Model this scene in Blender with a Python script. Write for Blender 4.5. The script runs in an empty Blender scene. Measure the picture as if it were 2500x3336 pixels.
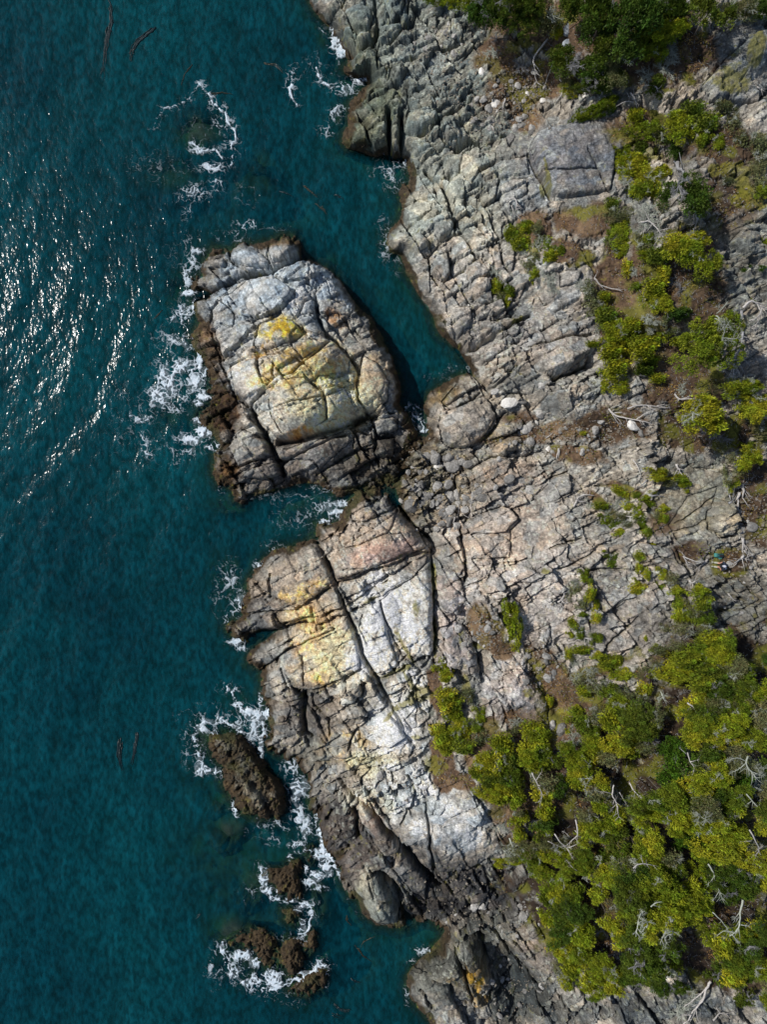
import bpy, bmesh, math, random
import numpy as np
from mathutils import Vector, Matrix

# ------------------------------------------------------------------ camera, sky, sun, exposure
SC = bpy.context.scene
COL = SC.collection
H = 55.0                      # camera height above the water, metres
PM = 40.0                     # photograph pixels per metre at water level
cam_d = bpy.data.cameras.new('camera'); cam = bpy.data.objects.new('camera', cam_d); COL.objects.link(cam)
cam.location = (0, 0, H); cam.rotation_euler = (0, 0, 0)
cam_d.sensor_fit = 'HORIZONTAL'; cam_d.sensor_width = 36.0; cam_d.lens = 36.0*H/62.5
cam_d.clip_start = 0.5; cam_d.clip_end = 3000
SC.camera = cam
SUN_EL = math.radians(44); SUN_DIR = Vector((-0.93, 0.37, 0)).normalized()
world = bpy.data.worlds.new('World'); SC.world = world; world.use_nodes = True
wn = world.node_tree; wn.nodes.clear()
sky = wn.nodes.new('ShaderNodeTexSky'); sky.sky_type = 'NISHITA'; sky.sun_disc = False
sky.sun_elevation = SUN_EL; sky.sun_rotation = math.atan2(SUN_DIR.x, SUN_DIR.y) % (2*math.pi)
bg = wn.nodes.new('ShaderNodeBackground'); bg.inputs['Strength'].default_value = 0.10
wo = wn.nodes.new('ShaderNodeOutputWorld')
wn.links.new(sky.outputs[0], bg.inputs['Color']); wn.links.new(bg.outputs[0], wo.inputs['Surface'])
sd_ = bpy.data.lights.new('sun', 'SUN'); sd_.energy = 4.0; sd_.angle = math.radians(0.5); sd_.color = (1, .955, .89)
sun = bpy.data.objects.new('sun', sd_); COL.objects.link(sun)
tosun = Vector((SUN_DIR.x*math.cos(SUN_EL), SUN_DIR.y*math.cos(SUN_EL), math.sin(SUN_EL)))
sun.rotation_euler = (-tosun).to_track_quat('-Z', 'Y').to_euler(); sun.location = (-40, 20, 60)
SC.view_settings.view_transform = 'Standard'; SC.view_settings.look = 'None'
SC.view_settings.exposure = 0.22; SC.view_settings.gamma = 1; SC.view_settings.use_curve_mapping = False
SC.render.engine = 'CYCLES'
SC.cycles.transparent_max_bounces = 8

rng = np.random.default_rng(7)
random.seed(7)
f32 = np.float32

# ------------------------------------------------------------------ numeric helpers
_lat = rng.random((64, 256, 256)).astype(f32)[:24]
def vnoise(x, y, s, seed=0):
    x = x/s + 1000.3 + seed*7.31; y = y/s + 1000.7 + seed*3.77
    xi = np.floor(x); yi = np.floor(y)
    fx = (x-xi).astype(f32); fy = (y-yi).astype(f32)
    xi = xi.astype(np.int32); yi = yi.astype(np.int32)
    fx = fx*fx*(3-2*fx); fy = fy*fy*(3-2*fy)
    L = _lat[seed % 24]
    a = L[yi & 255, xi & 255]; b = L[yi & 255, (xi+1) & 255]
    c = L[(yi+1) & 255, xi & 255]; d = L[(yi+1) & 255, (xi+1) & 255]
    return (a+(b-a)*fx)*(1-fy)+(c+(d-c)*fx)*fy
def fbm(x, y, s, octv=4, seed=0, g=.5):
    v = 0; a = 1; t = 0
    ca, sa = math.cos(.6), math.sin(.6)
    for o in range(octv):
        v = v + a*vnoise(x, y, s, seed+o); t += a; a *= g; s *= .5
        x, y = x*ca-y*sa, x*sa+y*ca
    return v/t
def hash2(i, j, k=0):
    h = (i.astype(np.int64)*374761393+j.astype(np.int64)*668265263+k*974634777) & 0xffffffff
    h = ((h ^ (h >> 13))*1274126177) & 0xffffffff
    h = ((h ^ (h >> 15))*2246822519) & 0xffffffff
    return ((h ^ (h >> 16)) & 0xffffff).astype(f32)/f32(0x1000000)
def voro(x, y, s, seed=0, jit=.85):
    """distance (in input units) to the nearest cell border, integer cell coordinates and cell centre"""
    X = (x/s).astype(f32); Y = (y/s).astype(f32)
    xi = np.floor(X).astype(np.int32); yi = np.floor(Y).astype(np.int32)
    d1 = np.full(X.shape, 9e9, f32); d2 = d1.copy()
    px1 = np.zeros_like(X); py1 = px1.copy(); px2 = px1.copy(); py2 = px1.copy()
    ci = xi.copy(); cj = yi.copy()
    for dj in (-1, 0, 1):
        for di in (-1, 0, 1):
            a = xi+di; b = yi+dj
            qx = a+.5+(hash2(a, b, seed)-.5)*jit; qy = b+.5+(hash2(a, b, seed+9)-.5)*jit
            d = (qx-X)**2+(qy-Y)**2
            n = d < d1
            m = (d < d2) & ~n
            d2 = np.where(n, d1, np.where(m, d, d2)); px2 = np.where(n, px1, np.where(m, qx, px2)); py2 = np.where(n, py1, np.where(m, qy, py2))
            d1 = np.where(n, d, d1); px1 = np.where(n, qx, px1); py1 = np.where(n, qy, py1)
            ci = np.where(n, a, ci); cj = np.where(n, b, cj)
    e = (d2-d1)/(2*np.sqrt((px1-px2)**2+(py1-py2)**2)+1e-6)
    return e*s, ci, cj, px1*s, py1*s
def joints(x, y, su, sv, seed=0):
    """brick-like jointing: rows along u, random breaks along v; distance to joint, cell ids, centre"""
    r = x/su
    i = np.floor(r).astype(np.int32)
    # jittered row borders
    b0 = (hash2(i, i*0, seed)-.5)*.6; b1 = (hash2(i+1, i*0, seed)-.5)*.6
    fr = r-i
    i2 = np.where(fr < b0, i-1, np.where(fr > 1+b1, i+1, i))
    lo = i2+(hash2(i2, i2*0, seed)-.5)*.6; hi = i2+1+(hash2(i2+1, i2*0, seed)-.5)*.6
    eu = np.minimum(r-lo, hi-r)*su
    svr = sv*(.6+.9*hash2(i2, i2*0, seed+3))
    yy = y+ (hash2(i2, i2*0, seed+5)-.5)*1.1*(r-i2)*su
    q = yy/svr+hash2(i2, i2*0, seed+4)*7
    j = np.floor(q).astype(np.int32)
    c0 = (hash2(i2, j, seed+6)-.5)*.7; c1 = (hash2(i2, j+1, seed+6)-.5)*.7
    fq = q-j
    j2 = np.where(fq < c0, j-1, np.where(fq > 1+c1, j+1, j))
    lo2 = j2+(hash2(i2, j2, seed+6)-.5)*.7; hi2 = j2+1+(hash2(i2, j2+1, seed+6)-.5)*.7
    ev = np.minimum(q-lo2, hi2-q)*svr
    return np.minimum(eu, ev), i2, j2, (lo+hi)/2*su, ((lo2+hi2)/2-hash2(i2, i2*0, seed+4)*7)*svr-(hash2(i2, i2*0, seed+5)-.5)*1.1*(r-i2)*su
def seg_dist(X, Y, pts, closed=False):
    d = np.full(X.shape, 9e9, f32)
    P = list(pts)+([pts[0]] if closed else [])
    for (x0, y0), (x1, y1) in zip(P[:-1], P[1:]):
        dx, dy = x1-x0, y1-y0; L = dx*dx+dy*dy+1e-9
        t = np.clip(((X-x0)*dx+(Y-y0)*dy)/L, 0, 1)
        d = np.minimum(d, (X-x0-t*dx)**2+(Y-y0-t*dy)**2)
    return np.sqrt(d)
def inside(X, Y, pts):
    r = np.zeros(X.shape, bool)
    P = list(pts)+[pts[0]]
    for (x0, y0), (x1, y1) in zip(P[:-1], P[1:]):
        if y0 == y1: continue
        r ^= ((y0 > Y) != (y1 > Y)) & (X < (x1-x0)*(Y-y0)/(y1-y0)+x0)
    return r
def bil(axx, axy, A, x, y):
    fi = np.interp(x, axx, np.arange(len(axx))); fj = np.interp(y, axy, np.arange(len(axy)))
    i = np.clip(fi.astype(np.int32), 0, len(axx)-2); j = np.clip(fj.astype(np.int32), 0, len(axy)-2)
    u = fi-i; v = fj-j
    if A.ndim == 3: u = u[..., None]; v = v[..., None]
    return (A[j, i]*(1-u)+A[j, i+1]*u)*(1-v)+(A[j+1, i]*(1-u)+A[j+1, i+1]*u)*v
def ell(X, Y, x, y, rx, ry, rot=0):
    c, s = math.cos(math.radians(rot)), math.sin(math.radians(rot))
    dx = X-x; dy = Y-y
    return ((dx*c+dy*s)/rx)**2+((-dx*s+dy*c)/ry)**2
def loc(ox, oy, f, pts):
    return [(ox+p[0]*f, oy+p[1]*f) for p in pts]
def locb(ox, oy, f, bl):
    return [(ox+b[0]*f, oy+b[1]*f, b[2]*f, b[3]*f)+tuple(b[4:]) for b in bl]
def lin(c):
    return tuple((v/255.0)**2.2 for v in c)

# ------------------------------------------------------------------ the shape of the coast, traced from the photograph (pixels of the photograph)
N_ = (900, 0, .5127); M_ = (1250, 500, .4524); C_ = (1150, 1150, .4524); I_ = (550, 700, .5127); L_ = (700, 1600, .4524)
S_ = (950, 2400, .5127); W_ = (600, 2200, .4972); E_ = (1850, 1400, .392); R_ = (1850, 700, .392); T_ = (1650, 0, .5127)
B_ = (1350, 1850, .4524); F_ = (1600, 2100, .5587)
MAIN = [(960,-1400),(940,-700),(985,-250),(1002,0),(1020,36),(1049,72),(1074,92),(1097,133),(1120,169),(1131,195),(1118,220),(1120,241),(1146,254),(1187,256),(1200,277),(1167,302),
 (1141,333),(1131,369),(1133,405),(1118,436),(1115,467),(1131,490),(1177,500),(1228,513),(1254,505),(1282,520),(1315,518),(1322,535),(1328,569),(1331,590),(1305,600),
 (1300,631),(1305,667),(1302,717),(1268,750),(1256,790),(1270,826),(1303,838),(1318,885),(1340,925),(1372,975),(1395,1002),(1413,1034),(1426,1079),(1449,1106),(1476,1133),
 (1503,1170),(1526,1197),(1528,1208),(1498,1218),(1440,1250),(1394,1281),(1378,1308),(1383,1340),(1390,1385),(1393,1415),(1376,1425),(1366,1412),(1340,1440),(1310,1500),(1290,1570),(1240,1590),(1170,1600),(1150,1616),
 (1121,1650),(1103,1690),(1071,1697),(1026,1709),(1028,1745),(980,1767),(935,1781),(894,1790),(867,1817),(831,1858),(809,1880),(790,1953),(786,1989),(790,2007),(759,2021),(734,2034),
 (741,2061),(768,2084),(795,2091),(818,2082),(852,2066),(860,2074),(840,2102),(809,2125),(806,2152),(827,2179),(858,2177),(849,2202),(858,2233),(849,2256),(867,2292),(873,2320),(868,2349),(863,2384),
 (863,2434),(893,2458),(938,2478),(968,2478),(983,2508),(1008,2553),(1000,2593),(1008,2633),(1032,2657),(1042,2722),(1062,2772),(1092,2797),(1097,2826),(1112,2871),(1137,2916),
 (1167,2936),(1192,2986),(1226,3015),(1258,3020),(1299,3030),(1329,3023),(1360,3003),(1396,2999),(1420,3015),(1440,3036),(1428,3061),(1401,3092),(1370,3123),(1340,3148),(1324,3174),
 (1324,3220),(1345,3261),(1375,3292),(1401,3323),(1406,3336),(1430,3450),(1400,3700),(1480,4200),(1500,4800),(4300,4800),(4300,-1400)]
ISLET = [(1367,1417),(1349,1385),(1331,1354),(1304,1317),(1306,1290),(1304,1238),(1288,1192),(1263,1136),(1222,1069),(1211,1033),(1170,1002),(1140,961),(1104,910),(1063,874),(1027,859),
 (991,833),(981,797),(960,772),(919,764),(878,782),(837,792),(796,787),(755,808),(724,813),(688,805),(668,823),(658,854),(653,895),(627,910),(627,941),(653,951),(622,972),(627,1008),
 (642,1049),(622,1100),(637,1141),(668,1192),(683,1233),(678,1284),(683,1313),(647,1320),(637,1356),(663,1392),(688,1418),(719,1456),(694,1484),(696,1546),(714,1582),(745,1587),
 (760,1602),(765,1633),(791,1638),(842,1613),(909,1597),(945,1582),(991,1572),(1042,1582),(1083,1607),(1100,1622),(1160,1608),(1240,1600),(1295,1575),(1318,1500),(1345,1440)]
def wl(p): return loc(*W_, p)
SEA = [  # outline, height in metres, label
 (wl([(160,400),(250,368),(340,375),(420,430),(480,520),(540,610),(610,700),(650,790),(655,870),(630,940),(540,945),(450,930),(370,900),(320,820),(260,740),(240,640),(275,580),(200,575),(165,500)]), 1.5,
  'long brown weed-covered sea rock standing alone in the surf, largest of the sea rocks'),
 (wl([(540,1305),(565,1270),(640,1272),(700,1218),(770,1212),(782,1260),(765,1320),(800,1400),(780,1450),(680,1465),(620,1400),(565,1350)]), .8,
  'dark brown bent sea rock just left of the whitest surf below the long sea rock'),
 (wl([(810,1152),(850,1140),(872,1195),(845,1230),(808,1200)]), .25, 'small round dark rock washed by the thick white surf near the shore'),
 (wl([(650,1545),(700,1518),(748,1550),(748,1600),(700,1628),(655,1600)]), .6, 'small round brown sea rock between the bent sea rock and the broken reef'),
 (wl([(300,1740),(350,1690),(430,1652),(530,1685),(610,1745),(625,1850),(585,1945),(520,1900),(460,1830),(380,1790)]), .45, 'low weedy green and brown rock at the left side of the broken reef'),
 (wl([(635,1765),(700,1722),(765,1732),(785,1850),(765,1930),(700,1985),(650,1930),(625,1850)]), .8, 'brown block-shaped rock in the middle of the broken reef'),
 (wl([(795,1690),(850,1662),(885,1710),(872,1780),(820,1830),(795,1770)]), .6, 'small brown rock at the upper right of the broken reef'),
 (wl([(690,2050),(780,1962),(860,1932),(920,1902),(932,1965),(885,2050),(800,2098),(730,2090)]), .8, 'dark brown wedge-shaped rock at the bottom of the broken reef'),
 (wl([(545,300),(600,300),(622,370),(622,450),(595,520),(545,475),(533,380)]), .7, 'brown upright sea rock touching the pale headland behind the long sea rock'),
]
SEA.append(([(628,905),(645,900),(660,925),(648,948),(630,942)], .9, 'small dark rock knob in the foam at the upper left edge of the islet'))
REEFS = [(650,430,75,60,-.25),(745,2610,60,40,-.2),(762,2705,75,50,-.2),(829,2880,55,70,-.2),(1033,2900,45,45,-.3),(745,3030,70,50,-.15),(850,3120,140,90,-.2),(1050,2960,50,60,-.5),
 (670,2410,50,60,-.25),(560,560,110,60,-1.1),(840,600,80,50,-1.0),(1110,370,30,50,-.3),(1180,1650,60,30,-.3),(760,1650,90,40,-.8),(570,1350,70,60,-.9),(600,950,60,70,-.7),(1275,790,40,70,-.2),
 (1340,545,40,30,-.15),(700,2500,150,120,-1.3),(750,2800,200,160,-1.2),(740,1900,60,110,-.9),(1000,1660,120,50,-1.2),(840,560,60,60,-1.2),(1060,120,30,70,-.8),(780,2290,60,60,-.9)]
CTRL = [(1150,100,2.5),(1300,100,4),(1500,150,5),(1250,350,2.8),(1200,450,2),(1450,400,4.5),(1650,300,5.6),(1700,100,7.5),(2000,100,10),(2400,100,12),(1850,500,8.3),(2000,480,8.8),(2300,300,11),(2450,600,11.5),
 (1350,600,2),(1400,800,3.2),(1550,700,5.5),(1700,700,7),(1450,1000,3.5),(1600,950,6),(1900,900,8.5),(2200,900,10.5),(1550,1130,3.5),(1700,1080,6),(1900,1200,8),(2200,1250,9),(2400,1300,10),
 (1480,1350,3.4),(1600,1330,3.5),(1700,1450,3.5),(1500,1550,1.4),(1400,1550,.9),(1400,1700,1.2),(1450,1650,1.),(1650,1600,3.5),(1900,1550,6),(2200,1550,8),(2450,1500,9),(1150,1700,2.5),(1250,1800,4),
 (1380,1780,2.5),(950,1850,2.8),(1000,2000,4),(850,2030,1.2),(1200,2000,5.2),(1350,2000,5),(1550,1800,5),(1700,2000,6.5),(1900,1900,7.5),(2200,1850,9),(2400,1850,9.5),(2450,2000,9.5),(950,2200,3.5),
 (900,2300,2),(1100,2200,5),(1300,2200,6),(1500,2300,6.5),(1700,2300,7.5),(1000,2450,2.6),(1150,2400,5),(1350,2450,6.5),(1550,2550,7.5),(1050,2600,2.5),(1200,2600,5),(1450,2650,7),(1650,2700,7.5),
 (1900,2500,9),(2300,2500,11),(1120,2750,2),(1250,2750,4.4),(1350,2700,5.5),(1500,2780,5),(1250,2900,3.8),(1200,2950,2.6),(1330,2980,1.3),(1400,2870,1.2),(1500,2900,1.4),(1650,2850,3),(1450,3000,.7),
 (1600,3000,1.5),(1750,3000,4.5),(1850,2900,6.5),(1450,3200,4.0),(1530,3170,4.2),(1620,3220,1.6),(1650,3280,1.2),(1700,3150,2.6),(1800,3300,3),(1550,3310,2),(2000,3200,6),(2300,3250,7),(2450,3000,9),(2100,2900,9),
 (900,900,3),(800,860,1.8),(950,1000,4.2),(900,1100,5),(1000,1150,5.5),(850,1200,4.5),(950,1300,5.2),(1050,1350,4.8),(1200,1200,2.9),(1230,1260,2.8),(1240,1150,2.2),(1150,1000,2.0),(700,1050,2.6),(670,1150,1.2),(720,1350,.5),(750,1300,.6),(700,1250,.5),
 (1130,1050,3.4),(1040,950,3.0),(800,1500,2.4),(900,1480,2.8),(1100,1480,2),(1200,1450,1.4),(1250,1500,.9),(740,1540,.8),(950,1560,1.0),(1150,1560,.8),(1340,1480,.5),(780,1400,1.6),
 (1000,-300,2),(1500,-400,6),(2500,-400,12),(3200,500,14),(3200,1700,12),(3300,2700,13),(3000,3600,10),(2300,3700,6),(1700,3700,3)]
GUL = [  # points, width px, depth m
 (loc(*I_,[(150,530),(260,480),(400,400),(520,370),(640,345),(740,300),(860,270)]),12,.8),
 (loc(*I_,[(700,1440),(800,1430),(900,1400),(1000,1370),(1100,1340),(1200,1300),(1300,1270)]),16,1.6),
 (loc(*I_,[(520,1230),(560,1320),(600,1400),(650,1500),(700,1600),(730,1650)]),9,.9),
 (loc(*I_,[(940,580),(940,650),(970,700),(1000,760),(1060,800),(1120,860),(1170,930),(1210,1000)]),8,.7),
 (loc(*L_,[(730,380),(790,470),(830,580),(870,670),(900,740),(940,850),(1000,980),(1040,1100),(1080,1220),(1170,1360),(1230,1490)]),8,.8),
 (loc(*L_,[(260,1060),(330,1040),(420,1020),(500,1000),(640,960)]),14,1.2),
 (loc(*L_,[(640,1470),(640,1600),(650,1750),(700,1790)]),13,1.1),
 (loc(*C_,[(300,1060),(400,1180),(480,1270),(560,1340),(590,1400)]),24,1.6),
 (loc(*S_,[(300,300),(400,400),(460,420),(540,520),(620,610),(700,700),(780,790),(860,880),(950,970)]),10,.9),
 (loc(*S_,[(560,900),(640,950),(690,1020),(700,1130),(760,1190)]),16,1.0),
 (loc(*S_,[(400,470),(420,560),(430,650)]),12,.7),
 (loc(*N_,[(720,690),(720,800),(720,920),(730,1010)]),8,1.6),
 (loc(*N_,[(800,720),(800,830),(800,930),(790,1020)]),8,1.4),
 (loc(*N_,[(480,330),(560,300),(620,260),(640,200)]),14,1.1),
 (loc(*N_,[(1150,950),(1220,900),(1300,880)]),14,1.2),
 (loc(*N_,[(960,1080),(1060,1180),(1110,1280),(1140,1400)]),9,1.0),
 (loc(*M_,[(570,1420),(700,1370),(800,1320)]),14,1.4),
 (loc(*M_,[(1240,1610),(1380,1560),(1500,1500)]),18,1.3),
 (loc(*C_,[(740,0),(860,130),(960,220),(990,260)]),9,.8),
 (loc(*C_,[(780,1260),(800,1380),(820,1500),(820,1650)]),7,.6),
 (loc(*L_,[(1570,450),(1580,700),(1590,950),(1590,1150)]),14,.7),
 (loc(*S_,[(1230,1290),(1300,1400),(1400,1500),(1440,1650),(1500,1800)]),55,1.5),
 (loc(*B_,[(360,340),(470,600),(500,800)]),22,.8),
 (loc(*B_,[(880,780),(980,900),(1050,1050)]),20,.6),
]
CRK = []
def ck(o, s):
    for line in s.strip().split('\n'):
        v = line.split(';'); pts = [tuple(float(t) for t in q.split(',')) for q in v[0].split()]
        CRK.append((loc(*o, pts), float(v[1]) if len(v) > 1 else 3.2))
ck(I_, """150,530 260,480 400,400 520,370 640,345 740,300 860,270;5
640,345 720,420 800,470 800,530 730,600 650,660 560,720 480,800 380,860 340,910;3.6
700,420 830,430 890,440 960,480
940,580 940,650 970,700 1000,760 1060,800 1120,860 1170,930 1210,1000 1190,1080 1210,1180 1260,1260;4.5
390,960 480,910 600,880 700,870 800,900 860,940;4
520,1210 590,1130 640,1070 700,1020 780,1000 850,930 940,870 1020,800;4
520,1230 560,1320 600,1400 650,1500 700,1600 730,1650;5
500,1220 420,1150 380,1060 330,960 300,850 260,730 270,600 320,530;3.5
700,1440 800,1430 900,1400 1000,1370 1100,1340 1200,1300 1300,1270;5
430,1600 560,1560 660,1530 720,1560 800,1540 900,1490 1000,1440 1100,1400 1170,1380;4
1240,890 1220,980 1200,1060
820,640 870,560 930,530 950,620
560,1280 680,1230 800,1190 900,1170 1000,1150 1100,1120;2.5
1290,1270 1320,1400 1310,1500 1340,1600;4
940,1650 1040,1590 1120,1540 1200,1500 1290,1460
860,1010 900,1060 980,1110 1000,1180 1000,1290;3
230,260 380,230 400,300 490,350
640,180 630,260 650,320
540,830 590,690 680,670 800,680 860,760 780,820 560,880;3
1170,1380 1180,1500 1220,1560
380,560 420,640 410,720 340,700;2.5
560,880 570,980 610,1080 640,1050;3
660,940 660,1020 740,1010
640,1180 660,1290 720,1380 760,1420;2.4""")
ck(N_, """310,130 400,80 440,20 450,-10;4
630,-10 640,100 640,200 620,260 560,300 500,350;5
480,170 520,200 610,180
640,260 640,380 650,460;4
580,490 660,450 740,410 850,370 950,340 1060,300 1200,260;4
700,280 770,240 860,150 900,60;4
720,690 720,800 720,920 730,990;5
800,720 800,830 800,930 790,1000;5
570,800 600,920 610,960;4
820,830 900,850 980,800 1040,740 1150,700 1250,640;4.5
1030,740 1040,830 1060,900 1150,950 1220,900;5
450,690 560,620 680,560 800,540 900,560 1010,520
840,560 840,640 800,700
980,480 1040,600 1090,620;3.6
900,1060 1000,950 1100,930 1180,980 1300,920 1400,870 1500,850;4
960,1080 1060,1180 1110,1280 1140,1400 1140,1500;5
800,1320 900,1270 1010,1260 1100,1310;3.6
820,1450 930,1370 1000,1340 1110,1330;3
1060,1130 1180,1080 1240,1180 1300,1100 1400,1030 1590,990;3.6
1210,1290 1250,1400 1330,1500 1400,1600;3
1310,1170 1310,1260 1360,1380 1420,1500;3
730,420 720,520 640,560
430,180 420,250 480,330
850,0 830,110 720,170;3.5""")
ck(M_, """130,580 250,560 330,640 350,720 300,760;4
350,720 430,640 500,590 560,580 620,660 660,730 720,800;4.5
480,330 510,450 570,560;5
330,740 330,860 380,930 430,1000 480,1180 520,1320 560,1420;4
460,720 490,830 500,880 560,960 630,1080 660,1170;4
720,720 760,800 780,900 800,1000
560,1420 700,1370 800,1310 870,1270 940,1220 1050,1170;5
600,330 620,420 680,520 760,640 850,600 890,560;3
700,330 760,450 810,560;3
850,720 870,800 930,880;3
520,880 600,820 700,740
810,310 830,190 1030,180 1040,260;3
1040,0 1080,120 1140,200 1180,290 1210,330;4
1140,150 1300,150 1400,130 1540,120;2.6
1460,0 1530,110 1580,230 1640,300;3
640,1570 700,1620 760,1680
1240,1610 1380,1560 1500,1500;5
780,1200 900,1160 950,1170
860,1300 900,1400 830,1440;2.5
600,1080 690,1040 790,1060;2.5
1040,1400 1200,1360 1340,1310 1480,1300;3""")
ck(C_, """740,0 860,130 960,220 990,260 1080,210 1180,100;5
900,180 960,310 1010,400 1060,470 1110,420;4
760,390 860,340 920,280
620,530 650,640 740,690 850,680 950,610 1020,540 1060,470;4.5
880,690 1000,640 1100,600 1220,560;4
850,720 950,770 1050,750 1200,740;3.5
740,880 850,830 930,780;3.6
780,1260 800,1380 820,1500 820,1650;5
0,1640 120,1560 300,1480 440,1430 540,1440;4
320,1080 400,1180 480,1270 560,1340 590,1400;5
490,1080 540,1220 580,1290;4
0,1220 100,1220 200,1160 320,1110;4
800,1230 900,1160 1000,1130 1150,1100;3
1000,1540 1150,1500 1300,1480 1310,1400;3
1300,1060 1350,1000 1440,900 1560,850;3
520,440 620,500 700,400 640,350 750,230;3
1060,470 1180,420 1240,500 1220,560;3
740,880 740,1010 850,1010;3
1150,1100 1200,1220 1130,1290 1160,1440;2.6
1420,1410 1560,1360 1660,1340;3""")
ck(L_, """730,380 790,470 830,580 870,670 900,740 940,850 1000,980 1040,1100 1080,1220 1170,1360 1230,1490 1310,1600 1360,1700;5.5
600,850 720,770 840,690 890,665 1000,640 1100,580 1250,540 1400,470 1530,440;5
400,770 520,790 620,820 700,810
400,600 400,770;4
200,880 350,870 480,870 600,850;4
490,970 640,910 760,920 860,860 940,840 1100,730 1250,650;4.5
330,1040 420,1020 500,1000 640,960 760,960 900,900 960,890 1120,800 1190,760;4
350,1270 450,1200 520,1150 620,1110 740,1050 860,990;4
1190,790 1220,900 1280,1050 1360,1200 1430,1250;3.5
640,1450 760,1420 880,1360 960,1350 1050,1290;4.5
480,1280 520,1400 560,1440
630,1180 640,1300 640,1400;2.6
1180,1370 1300,1320 1400,1250 1500,1200 1590,1170;4
1260,1480 1350,1440 1430,1410 1480,1330;4
640,1470 640,1600 650,1750 700,1790;6
700,1460 720,1560 820,1640 830,1760;4
900,1590 1000,1520 1060,1470 1070,1390;4
960,1860 1000,1740 1090,1660 1200,1590 1240,1540;4
1570,450 1580,700 1590,950 1590,1150 1500,1270;5
930,420 1080,370 1250,300 1300,200 1320,130;3
1190,320 1340,300 1430,420 1330,480 1100,560 930,560;2.5
690,800 710,900 740,1000
1400,1310 1450,1430 1470,1550 1530,1600;3.5
1230,1500 1340,1650 1420,1720;3.5
380,1500 520,1520 640,1480
1060,890 1040,980 1100,1110;2.2""")
ck(S_, """300,300 400,400 460,420 540,520 620,610 700,700 780,790 860,880 950,970;6
860,440 870,600 890,720 900,830 960,920 1040,1000;5
0,130 150,160 300,170 400,160;3.5
400,480 420,560 430,650 500,660 560,720;5
560,900 640,950 690,1020 700,1120;6
590,880 700,960 790,1060 860,1080;5
700,330 640,420 560,480
740,240 790,350 760,450 700,560;4
330,720 450,700 560,740 680,760;4
1040,860 1150,840 1230,820 1330,800;5
1230,830 1260,950 1320,1030 1440,1000 1500,930;5
1090,1280 1040,1380 1090,1480 1130,1600 1170,1700;4.5
1040,1360 960,1330
1220,1300 1250,1450 1290,1550 1260,1700;4.5
1000,1570 1120,1560 1240,1550;3.5
780,1480 900,1520 1010,1560 1020,1650 1110,1690;4
1290,1250 1350,1350 1420,1430 1500,1500 1600,1600;4
930,1750 1060,1740 1200,1740 1350,1650 1450,1600;4
200,330 330,280 440,230 600,200;3.5
180,540 260,480 330,450 420,400;4
1400,1180 1470,1290 1560,1350 1650,1370;3.5
560,1150 650,1180 700,1110;3
480,900 520,1000 640,1040;3""")
ck(E_, """850,800 1000,720 1150,600 1230,560;2.6
860,860 1050,800 1200,720;2.6
1160,700 1180,820 1280,900 1400,880 1420,740 1370,620 1240,580;3.5
900,870 950,960 1030,1000;3
180,1190 300,1150 450,1170;3
0,1140 120,1080 220,1010;3
290,1850 400,1730 520,1640 600,1560;4
1230,1240 1350,1350 1500,1430;3
1360,1180 1480,1300 1600,1400;3
1280,1500 1450,1500 1600,1420;3
440,170 600,130 640,200;3
230,470 330,460 430,470;3
870,900 960,1080 1050,1250;4
220,1270 240,1450 300,1530 460,1430 560,1400;3
560,1080 640,1110 760,1050 880,1080;3""")
DOMES = [(1212,1235,50,85,-10,.9),(1075,1185,70,45,-10,.6),(900,1070,70,38,5,.5),(800,1230,60,70,20,.7),(900,955,95,45,0,.6),(960,1140,60,30,-15,.4),(1090,1290,50,60,-20,.6),
 (960,1330,90,60,-20,.5),(1000,1365,45,45,0,.5),(810,1445,60,40,20,.6),(1060,1470,70,40,-30,.5),(1250,1460,45,35,0,.5),(990,900,50,40,0,.5),(810,855,60,35,20,.7),(920,820,50,35,0,.6),
 (1500,1390,95,75,-10,1.1),(1650,1430,60,45,-30,.5),(1435,735,45,60,20,.8),(1370,790,35,40,0,.8),(1355,390,50,35,-10,.9),(1280,240,40,30,-20,.6),(1180,150,45,55,30,.7),(1290,40,60,60,0,.7),
 (1165,20,55,55,0,.7),(1450,430,35,50,0,.7),(1220,340,35,30,0,.4),(1210,215,35,50,0,.5),(1240,410,20,30,0,.5),(1290,445,20,50,0,.4),(1230,1790,150,60,-12,.5),(1490,1050,45,60,30,.6),(1570,900,40,45,0,.6),
 (1430,870,40,40,0,.6),(1510,1010,40,45,0,.5),(1870,1760,0.1,0.1,0,0),(2360,1690,50,65,0,.8),(1280,2380,55,80,10,.7),(1150,2250,35,40,0,.9),(1000,1880,75,50,-15,.6),(990,1930,70,30,-15,.5),
 (1240,2000,60,80,-15,.6),(1370,1960,50,110,5,.6),(1180,2110,90,60,-30,.4),(1270,2610,25,35,0,.5),(1450,2680,110,70,-20,.8),(1220,2930,45,80,-25,.9),
 (1480,3130,90,60,0,.8),(1550,3180,50,55,0,.7),(1420,3190,50,50,0,.5),(1840,2060,0.1,.1,0,0),(1460,2120,35,75,-18,.9),(1460,1960,30,50,0,.6),(1720,2270,50,90,-20,.5),(1600,2310,25,45,-10,.5),
 (1700,900,60,50,0,.4),(1750,1150,90,40,-25,.6),(2420,160,110,95,-40,1.2),(2420,800,50,60,0,.5),(1660,1220,45,45,-20,.6),(1940,1250,40,40,0,.7),(1250,2750,60,80,-30,.6),(1830,520,120,70,-18,.3)]
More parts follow.
